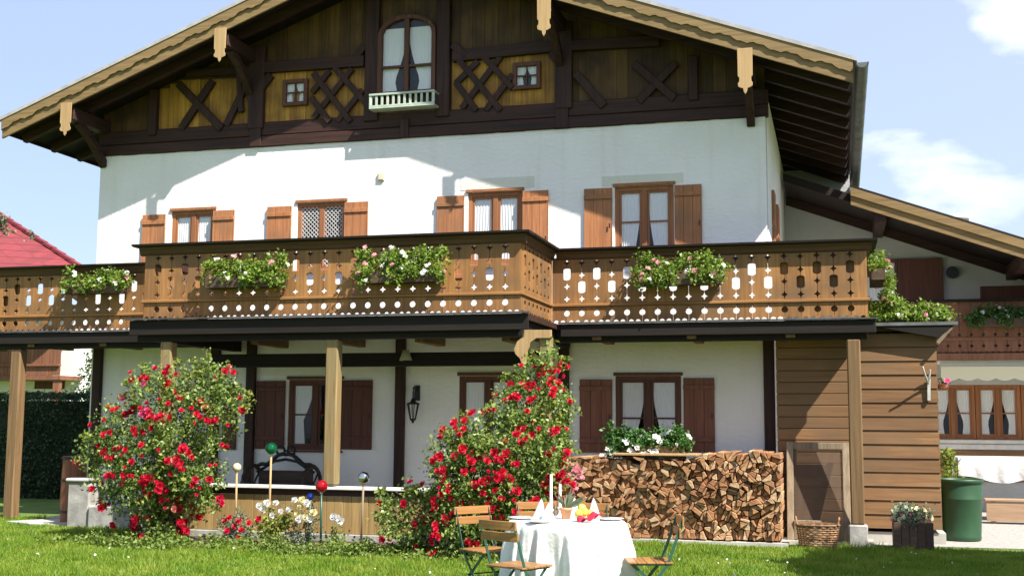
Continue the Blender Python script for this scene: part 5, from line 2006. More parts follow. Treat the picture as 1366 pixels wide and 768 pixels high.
for lab, px_, dy, ytop in (('taller white candle nearest the front of the cluttered table', 735, 0.02, 632), ('white candle half hidden behind the taller candle', 747, 0.32, 645)):
    x_, y_ = on_table(px_, dy)
    zt = W(px_, ytop, y_).z
    t = thing('candle', lab, 'candle', (x_, y_, tz), 'candles on the table')
    MB().lathe([(0.045, tz + 0.002), (0.045, tz + 0.012), (0.015, tz + 0.03), (0.015, tz + 0.075), (0.028, tz + 0.09), (0.028, tz + 0.1)], (x_, y_, 0), 16).build('candlestick', PORC, t, smooth=True)
    MB().lathe([(0.0155, tz + 0.101), (0.0135, zt)], (x_, y_, 0), 12).build('wax', WAX, t)
    MB().tube([(x_, y_, zt), (x_ + 0.003, y_, zt + 0.014)], 0.002, 5).build('wick', BLACKMET, t)
for lab, px_, dy, yt, rz_ in (('white folded napkin standing at the left of the table', 720, -0.02, 665, 0.5), ('white folded napkin just left of the candle', 731, -0.12, 671, 1.2),
                              ('white folded napkin behind the fruit bowl', 765, 0.3, 664, 0.9), ('tall white folded napkin right of the fruit bowl', 794, 0.05, 664, 2.6)):
    x_, y_ = on_table(px_, dy)
    h_ = W(px_, yt, y_).z - tz
    m = MB()
    N_ = 16
    vs = []
    for j in range(6):
        t = j / 5
        for k in range(N_):
            a = 2 * math.pi * k / N_
            r = 0.06 * (1 - t) ** 0.8 * (1 + 0.25 * math.sin(3 * a)) + 0.002
            vs.append((x_ + r * math.cos(a + rz_) + 0.02 * t * math.cos(rz_), y_ + r * 0.7 * math.sin(a + rz_), tz + 0.003 + h_ * t))
    m.add(vs, [(j * N_ + k, j * N_ + (k + 1) % N_, (j + 1) * N_ + (k + 1) % N_, (j + 1) * N_ + k) for j in range(5) for k in range(N_)])
    tag(m.build('napkin', CLOTH), lab, 'napkin', 'folded napkins on the table')
x_, y_ = on_table(780, -0.15)
bwl = thing('fruit_bowl', 'shallow glass bowl with yellow fruit at the right of the table', 'bowl', (x_, y_, tz))
CLEAR = glass_pane('clear_bowl_glass')
MB().lathe([(0.05, tz + 0.003), (0.07, tz + 0.008), (0.12, tz + 0.05), (0.125, tz + 0.055), (0.115, tz + 0.052), (0.065, tz + 0.016)], (x_, y_, 0), 28, cap=False).build('dish', CLEAR, bwl, smooth=True)
LEM = noisy('yellow_fruit_skin', (0.62, 0.5, 0.05), (0.7, 0.6, 0.12), 12, 0.45, 0.15)
for k, (ox, oy, oz) in enumerate(((-0.055, -0.01, 0.075), (-0.01, 0.03, 0.085), (-0.045, 0.055, 0.08), (-0.03, 0.02, 0.125), (0.05, 0.05, 0.07))):
    pr = [(max(0.0005, 0.04 * math.sin(math.pi * i / 10)), -0.046 * math.cos(math.pi * i / 10)) for i in range(11)]
    o = MB().lathe(pr, (0, 0, 0), 14).build('yellow_fruit', LEM, None, smooth=True)
    o.location = (x_ + ox, y_ + oy, tz + oz)
    o.rotation_euler = (random.uniform(-1, 1), random.uniform(-1, 1), 0)
    tag(o, ('yellow fruit heaped in the glass bowl on the table'), 'fruit', 'yellow fruit in the bowl')
m = MB()
vs = []
NU, NV = 14, 6
for j in range(NV + 1):
    for i in range(NU + 1):
        u, v = i / NU - 0.5, j / NV - 0.5
        vs.append((x_ + 0.06 + 0.22 * u + 0.01 * math.sin(9 * v), y_ - 0.07 + 0.09 * v, tz + 0.075 + 0.07 * u + 0.022 * math.sin(11 * u + 4 * v) - 0.14 * v * v))
m.add(vs, [(j * (NU + 1) + i, j * (NU + 1) + i + 1, (j + 1) * (NU + 1) + i + 1, (j + 1) * (NU + 1) + i) for j in range(NV) for i in range(NU)])
o = m.build('red_napkin', plain('red_cloth', (0.55, 0.02, 0.05), 0.8), None, smooth=True)
sol = o.modifiers.new('solid', 'SOLIDIFY')
sol.thickness = 0.006
tag(o, 'crumpled red napkin lying over the rim of the fruit bowl', 'napkin')
x_, y_ = on_table(755, 0.12)
fp = thing('flower_pot', 'small terracotta pot with long grey green leaves in the middle of the table', 'flower pot', (x_, y_, tz))
MB().lathe([(0.04, tz + 0.003), (0.058, tz + 0.085), (0.064, tz + 0.085), (0.064, tz + 0.11), (0.055, tz + 0.11), (0.05, tz + 0.09)], (x_, y_, 0), 20).build('pot', TERRA, fp, smooth=True)
V_ = []
for k in range(16):
    a = random.uniform(-0.9, 1.2)
    L_ = random.uniform(0.12, 0.24)
    e = Vector((math.sin(a) * L_ + 0.03, random.uniform(-.06, .06), math.cos(a) * L_))
    p0 = Vector((x_, y_, tz + 0.1))
    sd_ = Vector((math.cos(a), 0.3, -math.sin(a))) * 0.012
    V_.append([tuple(p0), tuple(p0 + e * 0.5 + sd_), tuple(p0 + e), tuple(p0 + e * 0.5 - sd_)])
link_mesh('leaf_tuft', quads_mesh('leaf_tuft', np.array(V_), GREYLEAF), fp)
x_, y_ = on_table(740, -0.16)
t = thing('drinking_glass', 'clear drinking glass beside the terracotta pot', 'glass', (x_, y_, tz))
MB().lathe([(0.03, tz + 0.003), (0.036, tz + 0.1), (0.034, tz + 0.1), (0.027, tz + 0.012)], (x_, y_, 0), 20, cap=False).build('tumbler', CLEAR, t, smooth=True)
for lab, px_, dy in (('white plate at the left edge of the lawn table', 694, -0.05), ('white plate at the front of the lawn table', 720, -0.42), ('white plate at the right edge of the lawn table', 815, 0.1)):
    x_, y_ = on_table(px_, dy)
    o = MB().lathe([(0.06, 0.003), (0.085, 0.006), (0.125, 0.018), (0.126, 0.021), (0.084, 0.01), (0.001, 0.008)], (0, 0, 0), 32, cap=False).build('plate', PORC, None, smooth=True)
    o.location = (x_, y_, tz + 0.002)
    tag(o, lab, 'plate', 'plates on the table')


# folding beer garden chair, seat towards local -Y, backrest at +Y
def make_chair(label):
    t = thing('folding_chair', label, 'chair', (0, 0, 0), 'folding chairs round the table')
    hw = 0.205
    for z, y in ((0.835, 0.245), (0.735, 0.215)):
        m = MB()
        vs = []
        for i in range(7):
            u = i / 6 * 2 - 1
            yy = y + 0.02 * (1 - u * u)
            for dy_, dz_ in ((-0.009, -0.04), (0.009, -0.04), (0.009, 0.04), (-0.009, 0.04)):
                vs.append((u * 0.225, yy + dy_, z + dz_))
        fs = []
        for i in range(6):
            for k in range(4):
                fs.append((i * 4 + k, i * 4 + (k + 1) % 4, (i + 1) * 4 + (k + 1) % 4, (i + 1) * 4 + k))
        fs += [(3, 2, 1, 0), (24, 25, 26, 27)]
        m.add(vs, fs)
        m.build('backrest_slat', SLAT, t, bev=0.004)
    m = MB()
    for k in range(5):
        m.box(-0.22, 0.22, -0.26 + 0.084 * k, -0.26 + 0.084 * k + 0.078, 0.45, 0.468)
    m.build('seat', SLAT, t, bev=0.004)
    for s_ in (-1, 1):
        MB().bar((s_ * hw, 0.255, 0.87), (s_ * hw, 0.10, 0.44), 0.007, 0.028, up=(0, 1, 0)).bar((s_ * hw, 0.10, 0.44), (s_ * hw, -0.26, 0.0), 0.007, 0.028, up=(0, 1, 0)).build('leg', GREENMET, t)
        MB().bar((s_ * (hw - 0.03), -0.22, 0.44), (s_ * (hw - 0.03), 0.25, 0.0), 0.007, 0.028, up=(0, 1, 0)).build('leg', GREENMET, t)
        MB().bar((s_ * (hw - 0.015), -0.24, 0.442), (s_ * (hw - 0.015), 0.14, 0.442), 0.022, 0.012).build('seat_rail', GREENMET, t)
    for y, z in ((0.235, 0.03), (-0.235, 0.03), (0.02, 0.222)):
        MB().bar((-hw, y, z), (hw, y, z), 0.012, 0.012).build('cross_bar', GREENMET, t)
    return t


CH = [  # label, px of seat centre, Y, rotation (direction the sitter faces; 0 = towards the viewer)
    ('orange slatted folding chair nearest the viewer, drawn up in front of the white cloth', 688, 10.5, rad(180 - 27)),
    ('folding chair at the far left against the rose, its back turned left', 648, 11.75, rad(52)),
    ('folding chair with green legs standing alone right of the table', 872, 11.3, rad(-90 + 16)),
    ('folding chair behind the table, its orange back seen right of the candles', 781, 12.55, rad(4)),
    ('folding chair behind the table, its back half hidden by the candles', 744, 12.75, rad(-12)),
    ('shaded folding chair behind the table below the rose, tilted to the left', 721, 12.55, rad(25)),
]
ch0 = make_chair(CH[0][0])
for i, (lab, px_, y_, rz_) in enumerate(CH):
    o = ch0 if i == 0 else copy_tree(ch0)
    o['label'] = lab
    o.location = (W(px_, 700, y_).x, y_, 0.0)
    o.rotation_euler = (0, 0, rz_)

# pink astilbe-like plume beside the rose
bush('garden_plant', 'plant with soft pink flower plumes between the rose and the firewood', 'plant', 752, 735, 15.6, ((752, 690, 15.6, 16, 30, 0.15), (744, 700, 15.6, 14, 26, 0.15)), 45, 12, 0.05, ROSELEAF,
     (([small_flower('pink_plume', PINK, 0.045, 7, k + 40) for k in range(3)], ((752, 628), (760, 632), (768, 624), (746, 636), (757, 640), (770, 634), (763, 620), (741, 630), (755, 622), (765, 642), (749, 645), (772, 628), (738, 640), (776, 636), (746, 652), (768, 650), (756, 614)), (0.55, 0.85)),))

# ================================================================== ANNEX (wing at the right rear)
YX = 26.0
ann = thing('rear_wing', 'white rear wing with low sloping roof, brown balcony and curtained window band', 'building', (3.5, YX, 0))
m = MB()
wx0, wx1, wz0, wz1 = W(1250, 550, YX).x, 5.2, W(1310, 586, YX).z, W(1310, 513, YX).z
holed(m, -1.0, 9.0, 0, 3.9, YX, YX + 0.3, [(wx0 - 0.1, wx1, wz0, wz1)])
WALLTOP = m
m.box(-1.0, 9.0, YX + 1.6, YX + 1.7, 0, 3.1)
MB().box(-0.9, 8.9, YX + 1.2, YX + 1.25, 0, 3.1).build('dark_room_backing', DARK, ann)  # added dark sheet, room gloom painted behind the window band
MB().box(-1.0, 9.0, YX + 0.31, YX + 1.7, 3.1, 3.2).build('ceiling', STUCCO, ann)
YXF = YX - 2.2
p0, p1 = W(1140, 268, YXF), W(1420, 361, YXF)
u0, u1 = W(1145, 252, YXF), W(1420, 336, YXF)
sl_ = (u1.z - u0.z) / (u1.x - u0.x)
xl_, xr_ = 0.34, 7.5


def zr(x_, o_=0.0):
    return u0.z + sl_ * (x_ - u0.x) + o_


m = MB()
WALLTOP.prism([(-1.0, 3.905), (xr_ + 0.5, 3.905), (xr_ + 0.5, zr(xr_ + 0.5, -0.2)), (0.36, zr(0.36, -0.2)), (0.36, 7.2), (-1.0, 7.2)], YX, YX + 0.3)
WALLTOP.build('wall', SHADED_STUCCO, ann)
m.prism([(xl_, zr(xl_, -0.22)), (xr_, zr(xr_, -0.22)), (xr_, zr(xr_, -0.02)), (xl_, zr(xl_, -0.02))], YXF + 0.06, YX + 8)
m.prism([(-0.97, zr(-0.97, -0.22)), (xl_ - 0.003, zr(xl_, -0.22)), (xl_ - 0.003, zr(xl_, -0.05)), (-0.97, zr(-0.97, -0.05))], YXF + 0.5, YX + 0.9)
m.build('roof_slab', SOFFIT, ann)
m = MB()
m.prism([(xl_, zr(xl_, -0.015)), (xr_, zr(xr_, -0.015)), (xr_, zr(xr_, 0.03)), (xl_, zr(xl_, 0.03))], YXF - 0.03, YX + 8)
m.build('roof_covering', SOFFIT, ann)
m = MB()
m.prism([(xl_, zr(xl_, -0.36)), (xr_, zr(xr_, -0.36)), (xr_, zr(xr_, -0.03)), (xl_, zr(xl_, -0.03))], YXF, YXF + 0.05)
bo = m.build('bargeboard', BARGE, ann)
m = MB()
m.prism([(xl_, zr(xl_, -0.18)), (xr_, zr(xr_, -0.18)), (xr_, zr(xr_, -0.02)), (xl_, zr(xl_, -0.02))], YXF - 0.04, YXF - 0.004)
m.build('upper_board', BARGE, bo)
MB().prism([(-0.98, zr(-0.98, -0.42)), (8.0, zr(8.0, -0.42)), (8.0, zr(8.0, -0.225)), (-0.98, zr(-0.98, -0.225))], YX - 0.05, YX - 0.003).build('gable_boarding', TIMBER, ann)
for k in range(3):
    px_ = 0.9 + 2.6 * k
    MB().box(px_ - 0.1, px_ + 0.1, YXF + 0.07, YX, zr(px_, -0.5), zr(px_, -0.225)).build('purlin', TIMBER_Y, ann)
# roof vent
p = W(1278, 291, YX + 1.2)
rv = MB()
rv.tube([(p.x, YX + 1.2, zr(p.x)), (p.x, YX + 1.2, p.z + 0.0)], 0.07, 10)
rv.tube([(p.x - 0.1, YX + 1.2, p.z + 0.03), (p.x + 0.22, YX + 1.2, p.z - 0.02)], [0.07, 0.09], 10)
rv.build('roof_vent', WHITEP, ann)
# upper storey: dark door and window, spot lamp
a0, a1, b0, b1 = rect_px(1198, 345, 1258, 408, YX - 0.02)
MB().box(a0, a1, YX - 0.085, YX - 0.003, 4.0, b1).build('door', SHUT_DD, ann, bev=0.006)
a0, a1, b0, b1 = rect_px(1150, 346, 1197, 410, YX - 0.02)
w_ = MB()
for q in ((a0, a0 + 0.08, 4.0, b1), (a1 - 0.05, a1, 4.0, b1), (a0 + 0.08, a1 - 0.05, b1 - 0.08, b1)):
    w_.box(q[0], q[1], YX - 0.06, YX - 0.003, q[2], q[3])
wo = w_.build('window', FRAME_D, ann)
curtain_mesh(a0 + 0.06, a1 - 0.04, 4.0, b1 - 0.06, YX - 0.02, -1, gather=0.9, amp=0.008).build('curtain', CURT, wo, smooth=True)
MB().box(a0 + 0.07, a1 - 0.05, YX - 0.045, YX - 0.04, 4.0, b1 - 0.07).build('pane', GLASS, wo)
a0, a1, b0, b1 = rect_px(1308, 381, 1420, 420, YX - 0.02)
MB().box(a0, a1, YX - 0.085, YX - 0.003, 4.0, b1).build('door', SHUT_DD, ann, bev=0.006)
p = W(1270, 364, YX)
m = MB()
m.tube([(p.x, YX, p.z), (p.x, YX - 0.1, p.z)], [0.09, 0.13], 16)
m.build('wall_fan', BLACKMET, ann)
# balcony of the wing
YXB = YX - 1.1
ab = sub_empty('balcony', ann)
bz0, bz1 = W(1310, 470, YXB).z, W(1310, 402, YXB).z
m = MB()
x = 0.6
k = 0
holesz = [W(1310, y_, YXB).z for y_ in (422, 431, 446, 461)]
while x < 6.5:
    poly = [(x + 0.003, bz0), (x + 0.05, bz0 + 0.03), (x + 0.11, bz0), (x + 0.17, bz0 + 0.03), (x + 0.217, bz0)]
    for zc in sorted(holesz):
        poly += [(x + 0.217 - a_, zc + b_) for a_, b_ in ((0, -0.035), (0.035, 0), (0, 0.035))]
    poly += [(x + 0.217, bz1), (x + 0.003, bz1)]
    for zc in sorted(holesz, reverse=True):
        poly += [(x + 0.003 + a_, zc + b_) for a_, b_ in ((0, 0.035), (0.035, 0), (0, -0.035))]
    m.prism(poly, YXB, YXB + 0.03)
    x += 0.22
tri_fix(m.build('balustrade', SIDING2, ab))
MB().box(0.55, 6.6, YXB - 0.08, YXB + 0.12, bz1, bz1 + 0.05).build('handrail', DARKRAIL, ab)
MB().box(0.6, 6.5, YXB - 0.02, YXB - 0.002, W(1310, 454, YXB).z, W(1310, 450, YXB).z).build('trim_strip', SIDING2, ab)
MB().box(0.6, 6.5, YXB + 0.04, YX - 0.003, bz0 - 0.1, bz0 - 0.01).build('deck', TIMBER, ab)
MB().box(0.6, 6.6, YXB - 0.02, YXB + 0.02, bz0 - 0.15, bz0 - 0.012).build('fascia_board', SIDING2, ab, bev=0.006)
# awning: roller case and scalloped valance
za, zb_ = W(1310, 487, YXB + 0.05).z, W(1310, 508, YXB + 0.05).z
AW = plain('cream_awning_cloth', (0.72, 0.66, 0.46), 0.85)
aw = sub_empty('awning', ann)
m = MB()
m.box(W(1252, 490, YXB + 0.05).x, 6.0, YXB + 0.03, YX - 0.004, za + 0.06, za + 0.12)
m.build('roller_case', WHITEP, aw, bev=0.02)
m = MB()
vs, fs = [], []
xa = W(1254, 490, YXB + 0.05).x
N_ = 120
for i in range(N_ + 1):
    xx = xa + (6.0 - xa) * i / N_
    ph = (i % 10) / 10
    vs += [(xx, YXB + 0.06, za + 0.058), (xx, YXB - 0.12, za - 0.04), (xx, YXB - 0.125, zb_ + 0.05 - 0.05 * math.sin(math.pi * ph))]
for i in range(N_):
    for j in range(2):
        fs.append((i * 3 + j, (i + 1) * 3 + j, (i + 1) * 3 + j + 1, i * 3 + j + 1))
m.add(vs, fs)
vo_ = m.build('valance', AW, aw)
vs_ = vo_.modifiers.new('solid', 'SOLIDIFY')
vs_.thickness = 0.008
# window band
edges = [W(x_, 550, YX).x for x_ in (1242, 1302, 1366)]
wpitch = edges[1] - edges[0]
x = edges[0] - 0.0
k = 0
while x < wx1 - 0.3:
    xe = min(x + wpitch - 0.01, wx1)
    window((x, xe, wz0, wz1), FRAME, ann, Y=YX + 0.03, fw=0.07, curtains='tied', munt=0.48, sill=False, back=0.09, gather=0.5, tie=0.3)
    x += wpitch
MB().box(wx0 - 0.2, wx1, YX - 0.1, YX - 0.002, wz0 - 0.08, wz0 - 0.004).build('window_sill', WHITEP, ann, bev=0.01)
MB().box(wx0 - 0.2, wx1, YX - 0.05, YX - 0.004, wz0 - 0.20, wz0 - 0.09).build('wall_panel', WHITEP, ann, bev=0.01)
MB().box(wx0 - 0.2, wx1, YX - 0.04, YX - 0.004, 0.6, wz0 - 0.215).build('wall_boarding', SIDING, ann, bev=0.006)
# annex flower box
flower_box('flower box of white flowers on the brown balcony of the rear wing', (W(1340, 425, YXB - 0.18).x, YXB - 0.14, W(1340, 425, YXB).z), 1.3, nb=8, rise=0.28, drop=0.25, nfl=14, meshes=GERW + GERP[:1], leaf=DGERLEAF)

# cloth covered patio table with bench
YT = 23.6
x0 = W(1276, 640, YT).x
zt = W(1320, 609, YT).z
pt_ = thing('patio_table', 'long table laid with a white cloth on the gravel patio', 'table', (x0 + 1.2, YT, 0))
MB().box(x0 + 0.05, x0 + 2.4, YT - 0.38, YT + 0.38, zt - 0.04, zt - 0.008).build('tabletop', GREYWOOD, pt_, bev=0.004)
for xx in (x0 + 0.25, x0 + 2.1):
    for yy in (-0.3, 0.3):
        MB().box(xx - 0.035, xx + 0.035, YT + yy - 0.035, YT + yy + 0.035, 0, zt - 0.042).build('leg', GREYWOOD, pt_)
m = MB()
N_ = 60
vs = []
for j, (o_, dz) in enumerate(((-0.42, 0.0), (0.4, 0.0), (0.415, 0.03), (0.42, 0.2), (0.425, 0.4))):
    for i in range(N_ + 1):
        xx = x0 + 2.45 * i / N_
        wv = 0.03 * math.sin(i * 0.7) * (dz / 0.4) if dz > 0.05 else 0
        hem = (0.06 * math.sin(i * 0.19 + 1.2) if dz > 0.3 else 0)
        vs.append((xx, YT - o_ - wv, zt - dz + 0.003 + hem))
m.add(vs, [(j * (N_ + 1) + i, j * (N_ + 1) + i + 1, (j + 1) * (N_ + 1) + i + 1, (j + 1) * (N_ + 1) + i) for j in range(4) for i in range(N_)])
vs = []
for j, (ox, dz) in enumerate(((0.0, 0.0), (-0.015, 0.03), (-0.03, 0.2), (-0.05, 0.42))):
    for i in range(13):
        vs.append((x0 + ox + 0.02 * math.sin(i * 1.3) * (dz > 0.1), YT - 0.4 + 0.82 * i / 12, zt - dz + 0.003))
m.add(vs, [(j * 13 + i, j * 13 + i + 1, (j + 1) * 13 + i + 1, (j + 1) * 13 + i) for j in range(3) for i in range(12)])
o = m.build('tablecloth', CLOTH, smooth=True)
tag(o, 'white tablecloth over the long patio table behind the green barrel', 'tablecloth')
bch = thing('patio_bench', 'low brown wooden bench before the patio table', 'bench', (x0 + 1.0, YT - 0.75, 0))
bx0, bx1 = W(1312, 660, YT - 0.7).x, W(1312, 660, YT - 0.7).x + 1.6
MB().box(bx0, bx1, YT - 0.9, YT - 0.6, 0.40, 0.44).build('seat', TROUGH2, bch, bev=0.006)
MB().box(bx0 + 0.02, bx1 - 0.02, YT - 0.88, YT - 0.86, 0.05, 0.39).build('front_board', TROUGH2, bch, bev=0.004)
for xx in (bx0 + 0.15, bx1 - 0.15):
    MB().box(xx - 0.03, xx + 0.03, YT - 0.85, YT - 0.62, 0, 0.398).build('leg', TROUGH2, bch)
bush('garden_plant', 'light green shrub growing between the shed and the patio table', 'shrub', 1264, 655, 23.2, ((1263, 612, 23.2, 9, 14, 0.2), (1266, 635, 23.2, 11, 18, 0.25), (1262, 650, 23.2, 10, 12, 0.2)), 60, 13, 0.07, YELLEAF, spread=0.06)
c_ = W(1258, 509, YS + 0.5)
hb = thing('hanging_basket', 'small pink flower basket hanging at the right edge of the shed', 'flower basket', (sx1 + 0.08, YS + 0.35, c_.z))
foliage(hb, [(sx1 + 0.1, YS + 0.35, c_.z - 0.02, 0.09, 0.09, 0.07)], 8, 10, 0.03, 0.04, DGERLEAF)
place_blossoms(hb, [small_flower('magenta_head', MAGENTA, 0.04, 4, 50)], surf_points([(sx1 + 0.1, YS + 0.35, c_.z, 0.08, 0.08, 0.06)], 6, 0.8), 100, (0.6, 0.9))
MB().tube([(sx1 + 0.005, YS + 0.35, c_.z + 0.03), (sx1 + 0.1, YS + 0.35, c_.z + 0.05)], 0.008, 6).build('hook', BLACKMET, hb)
MB().lathe([(0.03, -0.09), (0.08, -0.02), (0.075, -0.02), (0.025, -0.085)], (sx1 + 0.1, YS + 0.35, c_.z - 0.02), 14).build('pot', TERRA, hb)

# ================================================================== NEIGHBOUR'S HOUSE, HEDGE, TREES
YN = 36.0
nh = thing('neighbour_house', "neighbour's house with red tiled hip roof and brown boarded upper floor", 'house', (-33, YN, 0))
nx1 = W(99, 510, YN).x
nx0 = nx1 - 13
zt0 = W(60, 500, YN).z
zt1 = W(60, 472, YN).z
m = MB()
m.box(nx0, nx1, YN + 0.3, YN + 9, 0, zt0 + 2.4)
m.build('wall', STUCCO, nh)
m = MB()
x = nx0
while x < nx1:
    m.box(x + 0.005, x + 0.145, YN - 0.9, YN - 0.86, zt0 - 0.05, zt0 + 1.1)
    x += 0.15
m.build('balcony_boards', SIDING2, nh)
MB().box(nx0, nx1 + 0.1, YN - 0.95, YN + 0.29, zt0 - 0.2, zt0 - 0.06).build('balcony_deck', SIDING2, nh)
MB().box(nx0, nx1 + 0.05, YN - 0.98, YN - 0.84, W(60, 488, YN - 0.9).z, W(60, 485, YN - 0.9).z).build('trim_strip', SIDING2, nh)
for xx in (nx1 - 1.2, nx1 - 4.3):
    MB().box(xx - 0.6, xx + 0.6, YN + 0.24, YN + 0.32, zt0 - 0.48, zt0 - 0.21).build('window', FRAME_D, nh)
MB().box(nx1 - 0.2, nx1 + 0.02, YN - 0.9, YN - 0.7, 0, zt0 - 0.21).build('corner_post', SIDING2, nh)
# hip roof in courses of tiles
REDT, n_, l_, b_s = mat_new('red_roof_tiles')
tc_ = n_.new('ShaderNodeTexCoord')
bt = n_.new('ShaderNodeTexBrick')
bt.inputs['Color1'].default_value = (0.21, 0.028, 0.033, 1)
bt.inputs['Color2'].default_value = (0.15, 0.022, 0.026, 1)
bt.inputs['Mortar'].default_value = (0.15, 0.022, 0.026, 1)
bt.inputs['Scale'].default_value = 1.0
bt.inputs['Brick Width'].default_value = 0.32
bt.inputs['Row Height'].default_value = 0.36
bt.inputs['Mortar Size'].default_value = 0.018
mp_ = n_.new('ShaderNodeMapping')
mp_.inputs['Rotation'].default_value = (rad(90), 0, rad(-30))
l_.new(tc_.outputs['Object'], mp_.inputs[0])
l_.new(mp_.outputs[0], bt.inputs[0])
l_.new(bt.outputs[0], b_s.inputs['Base Color'])
b_s.inputs['Roughness'].default_value = 0.7
er = W(121, 366, YN - 1.6)
vv = Vector((er.x, er.y, 0)).normalized()          # the right hand eave runs straight away from the lawn
uu = Vector((-vv.y, vv.x, 0))
H_, tanp = 5.4, 0.74
wd = H_ / tanp
m = MB()
nrow = 20
C0 = Vector((er.x, er.y, er.z))
for k in range(nrow):
    d0, d1 = wd * k / nrow, wd * (k + 1) / nrow
    z0, z1 = tanp * d0, tanp * d1
    Z = Vector((0, 0, 1))
    lf = Z * 0.03
    a0_, a1_ = C0 + (uu + vv) * d0 + Z * z0, C0 + (uu + vv) * d1 + Z * z1
    b0_, b1_ = C0 + uu * (22 - d0) + vv * d0 + Z * z0, C0 + uu * (22 - d1) + vv * d1 + Z * z1
    m.add([a0_ + lf, b0_ + lf, b1_, a1_, a0_ - lf, b0_ - lf], [(0, 3, 2, 1), (4, 0, 1, 5)])
    c0_, c1_ = C0 + uu * d0 + vv * (15 - d0) + Z * z0, C0 + uu * d1 + vv * (15 - d1) + Z * z1
    m.add([a0_ + lf, c0_ + lf, c1_, a1_, a0_ - lf, c0_ - lf], [(0, 1, 2, 3), (4, 5, 1, 0)])
m.build('roof', REDT, nh)
m = MB()
m.bar(C0 + uu * 0.03 + Vector((0, 0, -0.14)), C0 + uu * 22 + Vector((0, 0, -0.14)), 0.05, 0.2)
m.build('eave_board', SIDING2, nh)
m = MB()
for k in range(24):
    d0, d1 = wd * k / 24, wd * (k + 1) / 24 + 0.05
    m.bar(C0 + (uu + vv) * d0 + Vector((0, 0, tanp * d0 + 0.075)), C0 + (uu + vv) * d1 + Vector((0, 0, tanp * d1 + 0.045)), 0.22, 0.09)
m.build('hip_tiles', REDT, nh)

hy = 22.6
hx1 = W(118, 600, hy).x
hzt = W(60, 527, hy).z
hg = thing('hedge', 'dense dark clipped hedge behind the left porch post', 'hedge', (hx1 - 4, hy, 0))
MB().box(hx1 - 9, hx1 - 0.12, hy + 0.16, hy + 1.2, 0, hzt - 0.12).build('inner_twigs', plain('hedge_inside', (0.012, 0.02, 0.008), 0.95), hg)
P_ = np.stack([rng.uniform(hx1 - 9, hx1, 16000), hy + np.abs(rng.normal(0, 0.12, 16000)), rng.uniform(0.0, hzt, 16000)], 1)
P_[:, 1] += 0.1 * np.sin(P_[:, 0] * 2.3) + 0.08 * np.sin(P_[:, 2] * 4.1 + P_[:, 0])
P2_ = np.stack([rng.uniform(hx1 - 9, hx1, 7000), rng.uniform(hy, hy + 1.2, 7000), hzt + rng.normal(0, 0.035, 7000) + 0.0], 1)
P2_[:, 2] += 0.03 * np.sin(P2_[:, 0] * 5)
P3_ = np.stack([hx1 + rng.normal(0, 0.05, 3000), rng.uniform(hy, hy + 1.2, 3000), rng.uniform(0, hzt, 3000)], 1)
link_mesh('foliage', quads_mesh('foliage', leaf_quads(np.concatenate([P_, P2_, P3_]), 0.07, (0, -0.5, 0.4)), HEDGELEAF), hg)


def tree(name, label, loc, H, blobs, clumps, per, spread, size, mat, trunk_r=0.12, group=None):
    t = thing(name, label, 'tree', loc, group)
    x_, y_ = loc[0], loc[1]
    m = MB()
    m.tube([(x_, y_, -0.05), (x_ + 0.05, y_, H * 0.3), (x_ - 0.03, y_ + 0.05, H * 0.6), (x_, y_, H * 0.85)], [trunk_r, trunk_r * 0.8, trunk_r * 0.55, trunk_r * 0.2], 9)
    for b in blobs:
        s0 = Vector((x_, y_, H * random.uniform(0.3, 0.5)))
        e = Vector(b[:3])
        m.tube([s0, s0.lerp(e, 0.5) + Vector((0, 0, 0.1)), e], [trunk_r * 0.45, trunk_r * 0.3, trunk_r * 0.1], 6)
    m.build('trunk', BARK, t, smooth=True)
    foliage(t, blobs, clumps, per, spread, size, mat, name='crown')
    return t


p = W(107, 510, 32)
tree('bushy_tree', 'small bushy tree seen between the hedge and the chalet wall', (p.x + 0.6, 32, 0), 3.6,
     [(p.x + 0.35, 32, 2.4, 0.5, 0.6, 1.0), (p.x + 0.8, 32.2, 2.9, 0.6, 0.7, 1.0), (p.x + 0.5, 32.3, 3.3, 0.5, 0.6, 0.9), (p.x + 0.7, 32, 1.5, 0.6, 0.6, 0.8)], 200, 16, 0.12, 0.11, TREELEAF)
# young tree outside the left edge whose branch reaches into view
yt = 12.5
tp = W(-150, 560, yt)
a1_ = [W(-40, 300, yt), W(5, 305, yt), W(36, 318, yt)]
yg = tree('young_tree', 'pale leafed branch of a young tree reaching in at the upper left edge', (tp.x, yt, 0), 4.2,
          [(tp.x, yt, 3.7, 0.6, 0.6, 0.6), (tp.x - 0.4, yt, 3.2, 0.5, 0.5, 0.5), (tp.x + 0.25, yt + .1, 3.15, 0.4, 0.4, 0.35), tuple(a1_[0]) + (0.25, 0.2, 0.2)], 120, 14, 0.09, 0.075, TREELEAF, 0.06)
m = MB()
m.tube([(tp.x, yt, 2.7), a1_[0], a1_[1], a1_[2]], [0.025, 0.014, 0.008, 0.003], 6)
m.build('branch', BARK, yg)
foliage(yg, [px_blob(*b) for b in ((2, 292, yt, 7, 6, 0.07), (10, 306, yt, 10, 7, 0.08), (36, 314, yt, 7, 5, 0.06), (-8, 300, yt, 10, 8, 0.1))], 26, 8, 0.03, 0.055, GREYLEAF, name='twig_leaves')

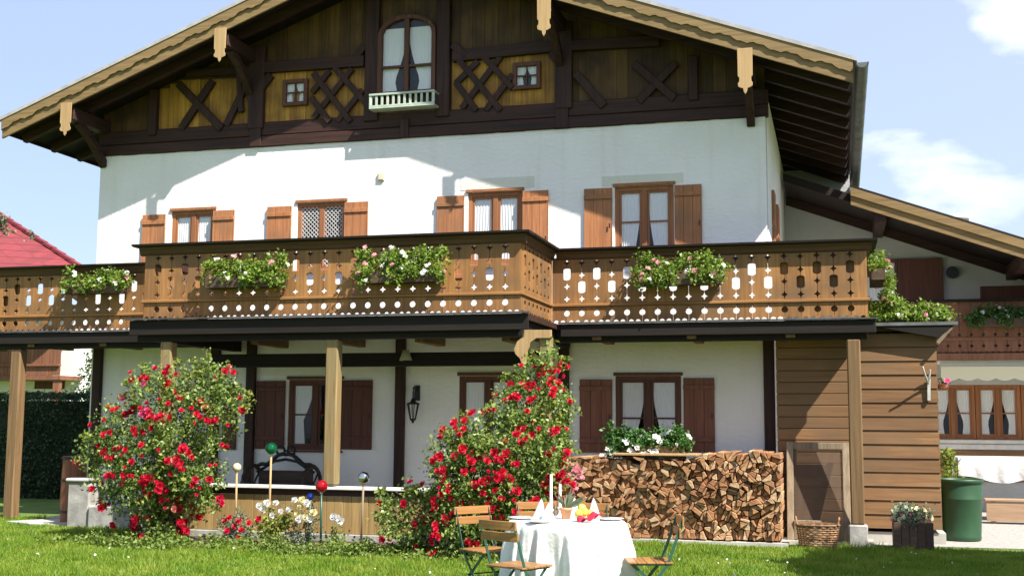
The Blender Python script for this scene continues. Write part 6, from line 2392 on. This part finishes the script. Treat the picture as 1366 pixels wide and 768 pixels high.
# broad tree outside the right edge, throwing the shade on the lower right lawn
tq = (4.7, 13.0)
tree('broad_tree', 'broad garden tree just outside the right edge, shading the lower right lawn', (tq[0], tq[1], 0), 4.6,
     [(4.5, 12.1, 4.2, 1.5, 1.3, 1.1), (4.3, 13.3, 4.2, 1.6, 1.4, 1.1), (4.7, 14.5, 4.3, 1.6, 1.3, 1.1), (5.5, 13.2, 4.9, 1.5, 1.7, 1.0), (5.8, 12.2, 4.3, 1.3, 1.3, 1.1), (5.9, 14.4, 4.4, 1.3, 1.3, 1.1)],
     7000, 22, 0.15, 0.14, TREELEAF, 0.16)

# ================================================================== GRASS
NG = 230000
gx = rng.uniform(-15.5, 3.4, NG * 2)
gy = 10.9 + (18.2 - 10.9) * rng.uniform(0, 1, NG * 2) ** 1.15
keep = np.ones(len(gx), bool)
keep &= ~((gx > -10.5) & (gx < -4.1) & (gy > 14.75))
keep &= ~((gx > -4.2) & (gx < -0.7) & (gy > 17.42))
keep &= ~((gx > -0.7) & (gx < 0.4) & (gy > 17.75))
keep &= ~((gx > 0.4) & (gy > 17.9))
keep &= ~((gx > -13.4) & (gx < -11.6) & (gy > 17.0) & (gy < 17.9))
# only what falls inside the view wedge
ang = np.arctan2(-gx, gy)
keep &= (ang > yaw - rad(25.5)) & (ang < yaw + rad(25.5))
gx, gy = gx[keep][:NG], gy[keep][:NG]
n = len(gx)
tuft = (np.sin(gx * 5.3 + 1.7 * np.sin(gy * 2.9)) * np.sin(gy * 6.1 + 2.3 * np.sin(gx * 3.7)) > 0.72)
h = rng.uniform(0.025, 0.06, n) * np.where(tuft, 1.9, 1.0) * (1 + 0.5 * np.sin(gx * 2.1 + np.cos(gy * 3.3)) * 0.6)
a = rng.uniform(0, 2 * np.pi, n)
w = rng.uniform(0.004, 0.008, n)
lean = rng.uniform(0.2, 0.9, n) * h
la = rng.uniform(0, 2 * np.pi, n)
V = np.zeros((n, 3, 3))
V[:, 0] = np.stack([gx - w * np.cos(a), gy - w * np.sin(a), np.zeros(n)], 1)
V[:, 1] = np.stack([gx + w * np.cos(a), gy + w * np.sin(a), np.zeros(n)], 1)
V[:, 2] = np.stack([gx + lean * np.cos(la), gy + lean * np.sin(la), h], 1)
tag(link_mesh('lawn_grass', quads_mesh('lawn_grass', V, GRASSM)), kind='stuff')
# clover and daisies in the lawn
nd = 110
dx, dyy = rng.uniform(-14.5, 2, nd), rng.uniform(12.8, 17, nd)
ok = ~((dx > -10.6) & (dx < -3.8) & (dyy > 14.5))
dx, dyy = dx[ok], dyy[ok]
P_ = np.stack([dx, dyy, np.full(len(dx), 0.055)], 1)
tag(link_mesh('lawn_daisies', quads_mesh('lawn_daisies', leaf_quads(P_, 0.03, (0, -0.4, 1.0), aspect=1.0), WHITEF)), kind='stuff')
